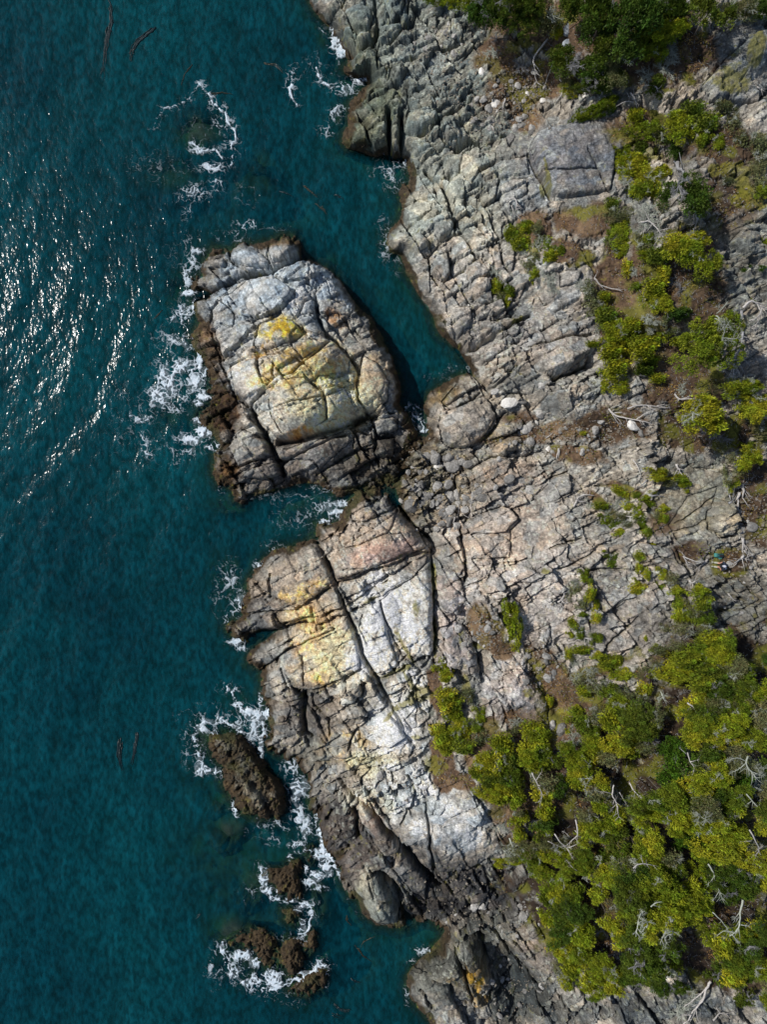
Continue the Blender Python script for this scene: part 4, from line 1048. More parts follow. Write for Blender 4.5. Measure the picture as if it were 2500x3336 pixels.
# foam: raised threads of froth floating on the water
FS = 1.7
FX = np.arange(300, 1560, FS).astype(f32); FY = np.arange(0, 3336, FS).astype(f32)
fX, fY = np.meshgrid(FX, FY)
D = np.zeros_like(fX)
for (x, y, rx, ry, s) in FOAM:
    r = max(rx, ry)*2.4
    j0, j1 = np.searchsorted(FY, [y-r, y+r]); i0, i1 = np.searchsorted(FX, [x-r, x+r]); sl = (slice(j0, j1), slice(i0, i1))
    D[sl] = np.maximum(D[sl], s*np.exp(-(ell(fX[sl], fY[sl], x, y, rx, ry)*.9)**1.2))
wfx = fX+14*(fbm(fX, fY, 40, 3, 3)-.5)*2; wfy = fY+14*(fbm(fX, fY, 40, 3, 5)-.5)*2
for pts, w, s in FOAML:
    xs = [p[0] for p in pts]; ys = [p[1] for p in pts]
    j0, j1 = np.searchsorted(FY, [min(ys)-40, max(ys)+40]); i0, i1 = np.searchsorted(FX, [min(xs)-40, max(xs)+40]); sl = (slice(j0, j1), slice(i0, i1))
    d = seg_dist(wfx[sl], wfy[sl], pts)
    D[sl] = np.maximum(D[sl], s*np.exp(-(d/w)**2)); D[sl] = np.maximum(D[sl], .45*s*np.exp(-(d/(w*4))**2))
a_ = 20*(fbm(fX, fY, 60, 4, 9)-.5)*2; b_ = 20*(fbm(fX, fY, 60, 4, 12)-.5)*2
ra_ = 1-np.abs(2*fbm(fX+a_, fY+b_, 34, 4, 15, .5)-1)*4.6
rb_ = 1-np.abs(2*fbm(fX+b_, fY+a_*.7, 17, 3, 18, .55)-1)*4.4
patch = fbm(fX, fY, 34, 3, 1)
ridge = np.maximum(ra_, rb_-.08)
Deff = np.clip(D*(.48+1.15*patch), 0, 1.1)
amt = ridge-(1-np.clip(Deff, 0, 1)**1.08*.98)-.02*(D < .05)
speck = vnoise(fX, fY, 3.5, 4)*vnoise(fX, fY, 12, 6)
amt = np.maximum(amt, (speck-.74)+Deff*.20-.1*(Deff < .08))
amt = np.where(D < .04, -1, amt)
zl = bil(AX, AY, Z, np.clip(fX, AX[0], AX[-1]), fY); zl = np.where(fX < AX[0], -3, zl)
amt = amt+.05*(D > .05)
milk = np.clip((Deff-.42)*1.6, 0, .5)*np.clip(patch*3-.9, 0, 1)*(.6+.8*(vnoise(fX, fY, 5, 7)-.5))
fm = ((amt > 0) | (milk > .05)) & (zl < .14)
fm = fm[:-1, :-1]
fwx = (fX-1250)/PM; fwy = (1668-fY)/PM
fz = wave(fwx, fwy)*.6+.07+np.clip(amt, 0, .5)*.12+np.clip(zl, 0, .2)
q = gridq(*fX.shape, fm); u, inv = np.unique(q, return_inverse=True)
fa = np.maximum(np.clip(amt/.42, 0, 1)*(.42+.55*np.clip(D*1.3, 0, 1)), milk*.6); fa = np.stack([fa, fa, fa, np.ones_like(fa)], -1).reshape(-1, 4)
fo = mesh_np('sea_foam', np.stack([fwx, fwy, fz], -1).reshape(-1, 3)[u], inv.reshape(-1, 4), M_FOAM, None, fa[u])
tag(fo, 'white lacy foam floating round the rocks and in the wash', kind='stuff')
print('foam faces', len(q), 'land', int(facel.sum()))

# ------------------------------------------------------------------ vegetation
def tube(pts, r0, r1, sides=5, jit=0.0):
    P = np.array(pts, float); n = len(P)
    if jit: P[1:-1] += (rng.random((n-2, 3))-.5)*jit
    T = np.gradient(P, axis=0); T /= np.linalg.norm(T, axis=1)[:, None]+1e-9
    ref = np.where(np.abs(T[:, 2:3]) > .9, np.array([[1., 0, 0]]), np.array([[0, 0, 1.]]))
    A = np.cross(T, ref); A /= np.linalg.norm(A, axis=1)[:, None]+1e-9
    B = np.cross(T, A)
    rr = np.linspace(r0, r1, n)
    a = np.arange(sides)*2*math.pi/sides
    V = P[:, None]+rr[:, None, None]*(A[:, None]*np.cos(a)[None, :, None]+B[:, None]*np.sin(a)[None, :, None])
    V = V.reshape(-1, 3)
    F = []
    for i in range(n-1):
        for k in range(sides):
            F.append((i*sides+k, i*sides+(k+1) % sides, (i+1)*sides+(k+1) % sides, (i+1)*sides+k))
    V = np.vstack([V, P[0], P[-1]])
    c0, c1 = n*sides, n*sides+1
    for k in range(sides):
        F.append((c0, (k+1) % sides, k, k)); F.append((c1, (n-1)*sides+k, (n-1)*sides+(k+1) % sides, (n-1)*sides+(k+1) % sides))
    return V, F
class MB:
    def __init__(s): s.V = []; s.F = []; s.n = 0
    def add(s, VF):
        V, F = VF; s.V.append(V); s.F += [tuple(i+s.n for i in f) for f in F]; s.n += len(V); return s
    def mesh(s, name, mt, smooth=True):
        me = bpy.data.meshes.new(name)
        F = [f[:3] if len(f) == 4 and f[2] == f[3] else f for f in s.F]
        me.from_pydata([tuple(v) for v in np.vstack(s.V)], [], F)
        if smooth: me.polygons.foreach_set('use_smooth', [True]*len(me.polygons))
        me.materials.append(mt); me.update(); return me
def link(name, me, parent=None, loc=(0, 0, 0), rot=(0, 0, 0), sc=(1, 1, 1)):
    o = bpy.data.objects.new(name, me); COL.objects.link(o); o.parent = parent
    o.location = loc; o.rotation_euler = rot; o.scale = sc
    return o

def crown_mesh(name, R, hgt, nsub, leaves, mt, seed, gap=0.0, leaf=.066):
    g = np.random.default_rng(seed)
    # overlapping boughs make the outline uneven
    nb = max(3, int(3+R*3))
    bx = g.normal(0, .36*R, nb); by = g.normal(0, .36*R, nb); br = R*g.uniform(.34, .62, nb); bz = hgt*g.uniform(.3, .95, nb)
    bz *= 1-.35*(bx**2+by**2)/R**2
    w = br**2; w /= w.sum()
    k = g.choice(nb, nsub, p=w)
    th = g.uniform(0, 2*math.pi, nsub); rr = br[k]*np.sqrt(g.uniform(0, 1, nsub))
    sx_ = bx[k]+rr*np.cos(th); sy_ = by[k]+rr*np.sin(th)
    q = np.clip(rr/br[k], 0, 1)
    sz_ = bz[k]*np.sqrt(np.clip(1-q**2*.9, 0, 1))*g.uniform(.75, 1.05, nsub)
    # skip tufts hidden well under others
    C = np.stack([sx_, sy_, sz_], 1)
    sub_r = g.uniform(.13, .27, nsub)*(1 if R > 1 else .8)
    tone_s = g.uniform(.55, 1.3, nsub)
    n = nsub*leaves
    s = np.repeat(np.arange(nsub), leaves)
    d = g.normal(0, 1, (n, 3)); d[:, 2] = np.abs(d[:, 2])*1.1-.25; d /= np.linalg.norm(d, axis=1)[:, None]
    P = C[s]+d*sub_r[s][:, None]*g.uniform(.55, 1.1, n)[:, None]*np.array([1, 1, .85])
    # leaf sprays : elongated triangles leaning outwards
    t1 = d+g.normal(0, .55, (n, 3)); t1 /= np.linalg.norm(t1, axis=1)[:, None]
    t2 = np.cross(t1, g.normal(0, 1, (n, 3))); t2 /= np.linalg.norm(t2, axis=1)[:, None]+1e-9
    L = leaf*g.uniform(.7, 1.5, n)[:, None]; Wd = leaf*.62*g.uniform(.7, 1.3, n)[:, None]
    v0 = P-t1*L*.4-t2*Wd*.6; v1 = P-t1*L*.4+t2*Wd*.6; v2 = P+t1*L
    V = np.stack([v0, v1, v2], 1).reshape(-1, 3); V[:, 2] = np.maximum(V[:, 2], .01)
    F = np.arange(3*n).reshape(-1, 3)
    tn = (tone_s[s]*g.uniform(.65, 1.35, n))
    yl = g.uniform(-.12, .22, nsub)[s]
    c = np.stack([tn*(1+yl), tn, tn*.9, np.ones(n)], 1).repeat(3, 0)
    return mesh_np(name, V, F, mt, None, c, smooth=False, link=False)
def twig_mesh(name, R, n_main, mt, seed, flat=.5, thick=.035, fine=8, dens=1.0):
    g = np.random.default_rng(seed); mb = MB()
    def grow(p, d, L, r, lv):
        k = 4; pts = [p]
        for i in range(k):
            d = d+g.normal(0, .28, 3)*np.array([1, 1, .5]); d /= np.linalg.norm(d)
            p = p+d*L/k; pts.append(p)
        mb.add(tube(pts, r, r*.45, 4 if lv == 0 else 3))
        if lv < 2:
            for j in range(int((fine if lv else 5)*dens)):
                t = g.uniform(.25, 1); a = pts[min(k, int(t*k))]
                dd = d+g.normal(0, .75, 3)*np.array([1, 1, .45]); dd[2] = abs(dd[2])*.5; dd /= np.linalg.norm(dd)
                grow(a, dd, L*g.uniform(.35, .6), r*.5, lv+1)
    for i in range(n_main):
        a = g.uniform(0, 2*math.pi); d = np.array([math.cos(a), math.sin(a), g.uniform(.1, flat+.2)]); d /= np.linalg.norm(d)
        grow(np.array([g.normal(0, .08), g.normal(0, .08), .05]), d, R*g.uniform(.6, 1), thick*R**.5, 0)
    return mb.mesh(name, mt)
CR = {}
def bank(key, mt, leafmul=1.55, leaf=.066):
    CR[key] = [
     [crown_mesh('crown_leaves', .62, .42, 26, int(46*leafmul), mt, 10+i, leaf=leaf) for i in range(3)],
     [crown_mesh('crown_leaves', 1.15, .75, 85, int(48*leafmul), mt, 20+i, leaf=leaf) for i in range(4)],
     [crown_mesh('crown_leaves', 2.1, 1.4, 270, int(50*leafmul), mt, 30+i, leaf=leaf) for i in range(3)]]
bank('o', M_LEAF); bank('d', M_LEAFD); bank('l', M_LEAFL, .8, .055)
CR['g'] = [[crown_mesh('crown_leaves', .62, .42, 30, 46, M_LEAFG, 60)], [crown_mesh('crown_leaves', 1.15, .75, 90, 48, M_LEAFG, 61)], [crown_mesh('crown_leaves', 2.1, 1.3, 260, 50, M_LEAFG, 62)]]
BASER = [.62, 1.15, 2.1]
TW = [twig_mesh('dead_twigs', 1.0, 4, M_TWIG, 70+i, .5, .030) for i in range(5)]
TWB = [twig_mesh('dead_twigs', 1.0, 7, M_TWIG, 80+i, .35, .026, 10) for i in range(3)]
TWD = [twig_mesh('dead_twigs', 1.0, 5, M_DRIFTD, 90+i, .35, .035, 8) for i in range(2)]
def trunk_mesh(seed, lean):
    g = np.random.default_rng(seed); mb = MB()
    top = np.array([lean*math.cos(seed), lean*math.sin(seed), 1.0])
    mb.add(tube([np.zeros(3), top*.35+np.array([.03, -.02, 0]), top*.7, top], .085, .035, 6))
    for i in range(5):
        a = g.uniform(0, 6.28); s = top*g.uniform(.4, .9)
        mb.add(tube([s, s+np.array([math.cos(a)*.25, math.sin(a)*.25, .12]), s+np.array([math.cos(a)*.5, math.sin(a)*.5, .3])], .03, .01, 4))
    return mb.mesh('trunk', M_BARK)
TR = [trunk_mesh(i, .12) for i in range(4)]
MARKS = [('the white triangular boulder', 1617, 335), ('the tall blue grey boulder', 1846, 130), ('the big smooth grey slab', 1850, 520), ('the rock dome at upper right', 2430, 170),
 ('the curly bleached branch', 1665, 680), ('the big round solo tree', 2325, 1072), ('the long fallen grey tree', 2400, 1130), ('the boulder among driftwood', 2062, 1384), ('the lone cone shaped shrub', 1671, 2040),
 ('the seated person', 2352, 1845), ('the teal backpack', 2345, 1812), ('the round pale rock plate', 2350, 1690), ('the large white boulder', 1657, 1312), ('the olive moss pool', 1420, 2500),
 ('the biggest smooth crown', 2115, 3010), ('the pale forked snag', 2400, 2990), ('the lichen grey snag', 2500, 2480), ('the leaning bare poles', 2260, 3270), ('the brown hollow', 1860, 2640), ('the bright green crowns', 2190, 2490)]
ORD = ['closest', 'second closest', 'third closest', 'fourth closest', 'fifth closest', 'sixth closest', 'seventh closest', 'eighth closest', 'ninth closest', 'tenth closest', 'eleventh closest', 'twelfth closest', 'thirteenth closest', 'fourteenth closest', 'fifteenth closest', 'sixteenth closest', 'seventeenth closest', 'eighteenth closest', 'nineteenth closest', 'twentieth closest', 'next closest', 'farther', 'still farther', 'farthest', 'outermost', 'remote']
SEEN = {}
PEND = []     # things whose labels are written once all of their kind are placed
def where(px, py, skip=None):
    m = sorted(((px-x)**2+(py-y)**2, n, x, y) for n, x, y in MARKS if n != skip)[0]
    dx, dy = px-m[2], py-m[3]
    s = ('above' if dy < 0 else 'below') if abs(dy) > abs(dx)*2 else ('left of' if dx < 0 else 'right of') if abs(dx) > abs(dy)*2 else ('above ' if dy < 0 else 'below ')+('left of' if dx < 0 else 'right of')
    return m[0], s, m[1]
def later(o, desc, noun, px, py, skip=None):
    PEND.append((o, desc, noun, px, py, skip))
def write_labels():
    by = {}
    for o, desc, noun, px, py, skip in PEND:
        d, s, n = where(px, py, skip); by.setdefault((noun, s, n), []).append((d, o, desc))
    for (noun, s, n), L in by.items():
        L.sort(key=lambda t: t[0])
        for i, (d, o, desc) in enumerate(L):
            n2 = n
            if len(L) == 1: o['label'] = f'{desc} {noun} {s} {n2}'
            else: o['label'] = f'{desc} {noun}, {ORD[min(i, 25)]} {s} {n2}'
PLACED = []
def plant(px, py, rx, ry, rot_=0, kind='o', lift=None, twig=None):
    if kind == 'o' and lift and lift > .6 and random.random() < .16: kind = 'd'
    r = max(rx, ry)/PM
    g = hmac(px, py)
    r *= (H-g)/H
    asp = min(rx, ry)/max(rx, ry)
    si = 0 if r < .85 else 1 if r < 1.75 else 2
    base = BASER[si]; v = random.choice(CR[kind][si])
    if lift is not None and lift > .45: lift = lift*(1.25 if py > 600 else .55)*random.uniform(.75, 1.25)
    tall = lift is not None and lift > .45
    if lift is None: lift = .1
    p = at(px, py, 0); gz = zsurf(px, py)-.05
    top = at(px, py, lift+.3*r)
    nm = 'tree' if tall else 'shrub'
    root = empty(nm, (top.x, top.y, gz))
    a = -math.radians(rot_)+(0 if rx >= ry else math.pi/2)
    s = r/base*1.24
    piv = random.uniform(0, 6.28) if asp > .82 else 0
    c = link('crown', v, root, (0, 0, lift), (0, 0, a+piv), (s, s*asp, min(s, .6*s+.6)*random.uniform(.9, 1.3)*(1.5 if tall else 1.1)))
    t = link('trunk', random.choice(TR), root, (0, 0, -.05), (0, 0, random.uniform(0, 6)), (max(.5, r*.5), max(.5, r*.5), lift+.45*r))
    if twig is None: twig = random.random() < (.7 if kind != 'l' else 1)
    if twig:
        for q in range(2 if kind == 'l' or r > 1.3 else 1):
            ta = random.uniform(0, 6.28)
            link('dead_branches', random.choice(TW if kind != 'd' else TWD), root, (math.cos(ta)*r*.45, math.sin(ta)*r*.45*asp, lift+(.72 if tall else .42)*r), (random.uniform(-.3, .3), random.uniform(-.3, .3), random.uniform(0, 6.28)), (r*.62,)*3)
    desc = ('large' if r > 1.6 else 'small' if r < .7 else 'medium')+' '+{'o': 'olive', 'd': 'dark green', 'l': 'pale grey', 'g': 'bright green'}[kind]
    tag(root, None, nm, 'trees of the wood' if tall else 'low shrubs on the rocks')
    later(root, desc, 'crown' if tall else 'shrub', px, py)
    PLACED.append((px, py, max(rx, ry)))
    return root
def bare(px, py, r, kind=0):
    p = at(px, py, 0)
    root = empty('bare_shrub', p, 0)
    rr = r/PM
    link('dead_branches', random.choice(TWB if kind == 0 else TWD), root, (0, 0, 0), (0, 0, random.uniform(0, 6.28)), (rr, rr, rr*.7))
    link('dead_branches', random.choice(TWB if kind == 0 else TWD), root, (0, 0, .05), (0, 0, random.uniform(0, 6.28)), (rr*.8, rr*.8, rr*.6))
    tag(root, None, 'bare shrub', 'bare grey twig shrubs'); later(root, 'leafless pale grey' if kind == 0 else 'leafless dark grey', 'twiggy shrub', px, py)
    return root
VEG = []
def veg(o, rows, lift=None):
    for b in rows:
        x, y, rx, ry = o[0]+b[0]*o[2], o[1]+b[1]*o[2], b[2]*o[2], b[3]*o[2]
        kind = 'o'; rot_ = 0; lf = lift; tw = None
        for e in b[4:]:
            if isinstance(e, str): kind = e
            elif isinstance(e, float): lf = e
            else: rot_ = e
        plant(x, y, rx, ry, rot_, kind, lf, tw)
veg(T_, [(60,40,160,110,'d',3.),(-100,80,120,110,'d',2.5),(-250,40,100,60,'o',1.5),(-420,5,90,35,'o',1.),(150,110,80,60,'d',2.),(260,110,90,110,'l',2.2),(310,200,50,40,'o',1.5),(430,40,100,90,'d',3.),(640,60,140,110,'d',3.5),(790,180,160,140,'d',4.),(640,200,100,80,'d',3.),(920,50,140,110,'d',4.),
 (760,330,130,80,'d',2.),(1290,80,130,110,'o',3.),(1130,20,90,50,'d',3.),(1470,60,110,70,'l',2.),(1600,40,90,60,'d',2.),(1080,90,60,50,'d',2.5),(990,260,120,80,'o',2.),(1080,200,90,60,'o',2.2),(920,320,90,70,'o',1.5),
 (430,390,130,80,'d',.3),(330,400,60,50,'d',.2),(560,440,110,80,'d',.3),(640,360,70,60,'d',.5),(440,520,90,70,'l',.2),(430,590,80,45,'o',.1),(560,560,90,40,'d',.1),(690,400,80,100,'l',1.),(570,700,110,48,-22,'o'),(980,530,55,60,'d',.2),(700,480,60,50,'d',.3),(510,730,50,40,'o')])
veg(T_, [(830,760,55,45),(900,830,100,65),(1000,850,70,60,'l'),(1100,820,100,95,'o'),(1120,730,60,60),(1210,710,75,55),(1290,800,80,65),(1080,920,70,55,'d'),(1240,890,60,50),(890,945,60,55,'d'),(730,990,75,55),(800,1060,120,80),(890,1170,100,90),(970,1110,90,70),(850,1240,55,50),
 (1090,1270,130,120,'d',1.2),(980,1330,50,60,'l'),(1180,1560,115,85,'o',.8),(720,1370,80,60,'l'),(690,1300,50,40),(750,1490,80,70,'o'),(700,1560,50,60,'l'),(870,1540,75,55,'l'),(930,1530,50,40),(960,1630,100,40),(120,1430,38,45),(190,1470,45,50,'l'),(60,1500,50,50),(110,1560,50,50),
 (270,1550,60,60),(290,1620,50,50),(1360,690,80,55,'l'),(1420,760,70,50,'l'),(1590,900,80,80,'l'),(1620,1010,70,90,'l'),(1630,1150,60,80,'l'),(1610,1220,50,50),(1470,870,60,50,'l'),(1400,1150,50,30,'l'),(1340,900,50,40,'o')])
veg(M_, [(1180,640,70,70),(1230,720,60,60),(1090,740,50,60,'l'),(1010,520,50,45),(940,580,60,50),(1000,650,60,60),(1060,820,50,60,'l'),(1080,880,45,40),(870,960,70,70,18,'o'),(900,1030,45,40),(830,930,40,50),(860,1010,45,60,'l'),(1075,930,16,14)])
veg(R_, [(450,50,90,50,'l'),(420,150,90,80),(440,230,80,60,'l'),(420,300,60,45),(500,430,50,75),(650,210,60,60),(610,260,60,60,'l'),(1040,310,150,130,'o',1.),(900,270,50,50),(760,380,100,70),(800,470,60,80),(570,590,60,45),(690,590,60,60,'l'),(750,620,100,80),(770,740,110,80),(690,700,60,60),
 (190,600,80,70,'l'),(230,720,90,90,'l'),(320,690,55,45),(300,780,70,60),(360,860,100,80,'o',.4),(450,940,110,90,'o',.5),(400,1010,110,80,'o',.5),(550,940,80,60,'o',.4),(280,930,60,50,'l'),(230,1080,60,30),(330,1080,70,50),(380,1170,100,70,'o',.5),(450,1110,70,60),(330,1240,60,60,'l'),(420,1300,100,80,'o',.5),
 (340,1350,80,70),(400,1430,100,55,'o',.4),(300,1440,50,45),(600,1080,80,60,'o',.4),(720,1060,90,60),(640,1160,100,80,'o',.5),(610,1250,80,60),(700,1230,80,50),(660,1300,90,50,'d'),(770,1370,75,45),(830,990,60,55),(870,960,50,40,'l'),(800,890,60,50,'l'),(930,1080,80,40),(890,820,90,60,'d'),(960,790,60,40,'d'),
 (1210,960,205,225,'o',2.6),(1080,1680,185,135,'o',1.6),(1330,1430,150,70,'l',1.),(1440,1520,70,60,'l',1.),(1500,1450,120,80,'o',1.5),(1600,1560,110,110,'o',1.6),(1480,1600,80,70,'o',1.3),(1590,1700,90,90,'l',1.),(1640,1810,60,90,'l',1.),(1540,700,40,30,'o'),(1520,430,50,30,'g'),(1640,440,40,20,'g'),(1650,220,40,60),
 (135,1820,30,20,'o')])
veg(E_, [(700,375,100,45,5),(820,390,110,55,8),(930,405,80,55,20),(850,450,80,35,'l'),(975,460,40,30),(990,510,28,14),(420,530,70,40,30),(490,600,70,50,30),(560,670,65,50),(300,640,75,35),(310,740,60,40),(380,790,70,50,20),(410,850,60,40),(500,790,70,35,'l'),(600,770,60,45),(460,720,90,35,'l'),(590,550,35,35,40),(640,565,50,30),
 (720,522,38,20),(690,620,55,40,40),(790,650,50,40),(740,700,45,50,'l'),(810,730,45,50),(660,840,50,50),(660,870,50,30,'l'),(740,960,32,20),(290,1005,20,14),(365,1085,72,48),(590,1065,50,45),(600,1140,35,45),(650,1210,40,50),(570,1260,40,30),(600,1330,75,50),(780,1190,55,45),(830,1250,60,60,'l'),(780,1320,50,50),(880,1330,65,50),
 (130,1210,55,45),(180,1250,30,30),(180,1340,45,70,20),(80,1330,70,90,'l'),(240,1440,40,60),(130,1440,60,60,'l'),(230,1540,50,50),(110,1530,40,25),(40,1620,45,50),(90,1690,50,40),(20,1700,30,30),(235,1740,45,55),(130,1830,90,40),(220,1860,60,40),(20,1850,35,50),(40,1920,30,30,'l'),(650,1740,18,25),(800,1640,50,30,'l'),
 (930,1430,60,70,'o',.4),(1060,1330,80,60,'o',.8),(1150,1450,80,70,'o',1.),(1030,1480,80,60,'l',.8),(960,1530,80,70,'o',.8),(1080,1560,70,60,'o',1.),(1190,1570,60,60,'o',1.),(960,1660,90,60,'l',.8),(1110,1660,90,60,'l',1.),(1200,1740,90,70,'o',1.3),(1310,1780,90,80,'o',1.5),(1090,1760,90,70,'o',1.),(1080,1880,110,80,'o',1.3),
 (1230,1880,110,80,'o',1.5),(1390,1940,100,90,'l',1.5),(1440,2020,80,60,'o',1.5),(920,1800,80,50,'l',.8),(770,1830,90,50,'l',.6),(720,1810,50,40),(870,1920,100,70,'o',.8),(740,1950,70,50,'l',.6),(960,2000,100,60,'o',1.),(1130,1990,100,60,'o',1.4),(1280,2010,90,50,'o',1.5),(340,1950,55,60),(400,1900,50,50),(370,2020,80,40),(730,2030,80,40),
 (1480,160,80,50),(1470,240,80,80,'o',1.),(1550,210,60,70,'o',1.),(1400,310,60,60,'l',.7),(1350,260,50,50,'l',.5),(1290,150,60,50,'l',.3),(1340,400,55,50,'l',.5),(1370,460,50,55,'o',.4),(1290,360,30,50,'l'),(1640,1900,50,50,'d'),(1290,1010,14,10)])
veg(B_, [(712,420,62,132,-8,'o'),(205,740,70,60),(240,790,50,40),(250,920,75,60,'o',.3),(210,980,70,60,'o',.3),(300,990,85,65,'o',.4),(270,1070,90,60,'o',.4),(170,1140,60,60),(190,1220,70,80,'o',.3),(290,1230,90,80,'o',.4),(390,1180,90,70,'o',.4),(380,1290,80,60,'o',.3),(470,1060,60,45),(440,1130,60,40),
 (480,1230,60,70,'l'),(390,900,60,40,'l'),(400,950,40,60,'l'),(990,960,35,45),(1105,1180,28,18),(860,1160,80,60,'o',.6),(890,1240,85,60,'o',.8),(820,1270,60,60,'o',.8),(900,1330,80,70,'o',1.),(830,1400,70,60,'o',1.),(620,1250,70,50,'o',.5),(560,1340,60,50,'o',.5),(650,1340,80,60,'o',.8),(700,1420,80,60,'o',1.),(620,1430,80,60,'o',.9),
 (500,1400,90,60,'o',.6),(450,1480,60,50,'o',.4),(540,1500,80,60,'o',.8),(640,1530,90,60,'o',1.),(730,1520,70,60,'o',1.),(560,1600,90,60,'o',.9),(460,1580,60,50,'l',.5),(730,1160,45,40,'l')])
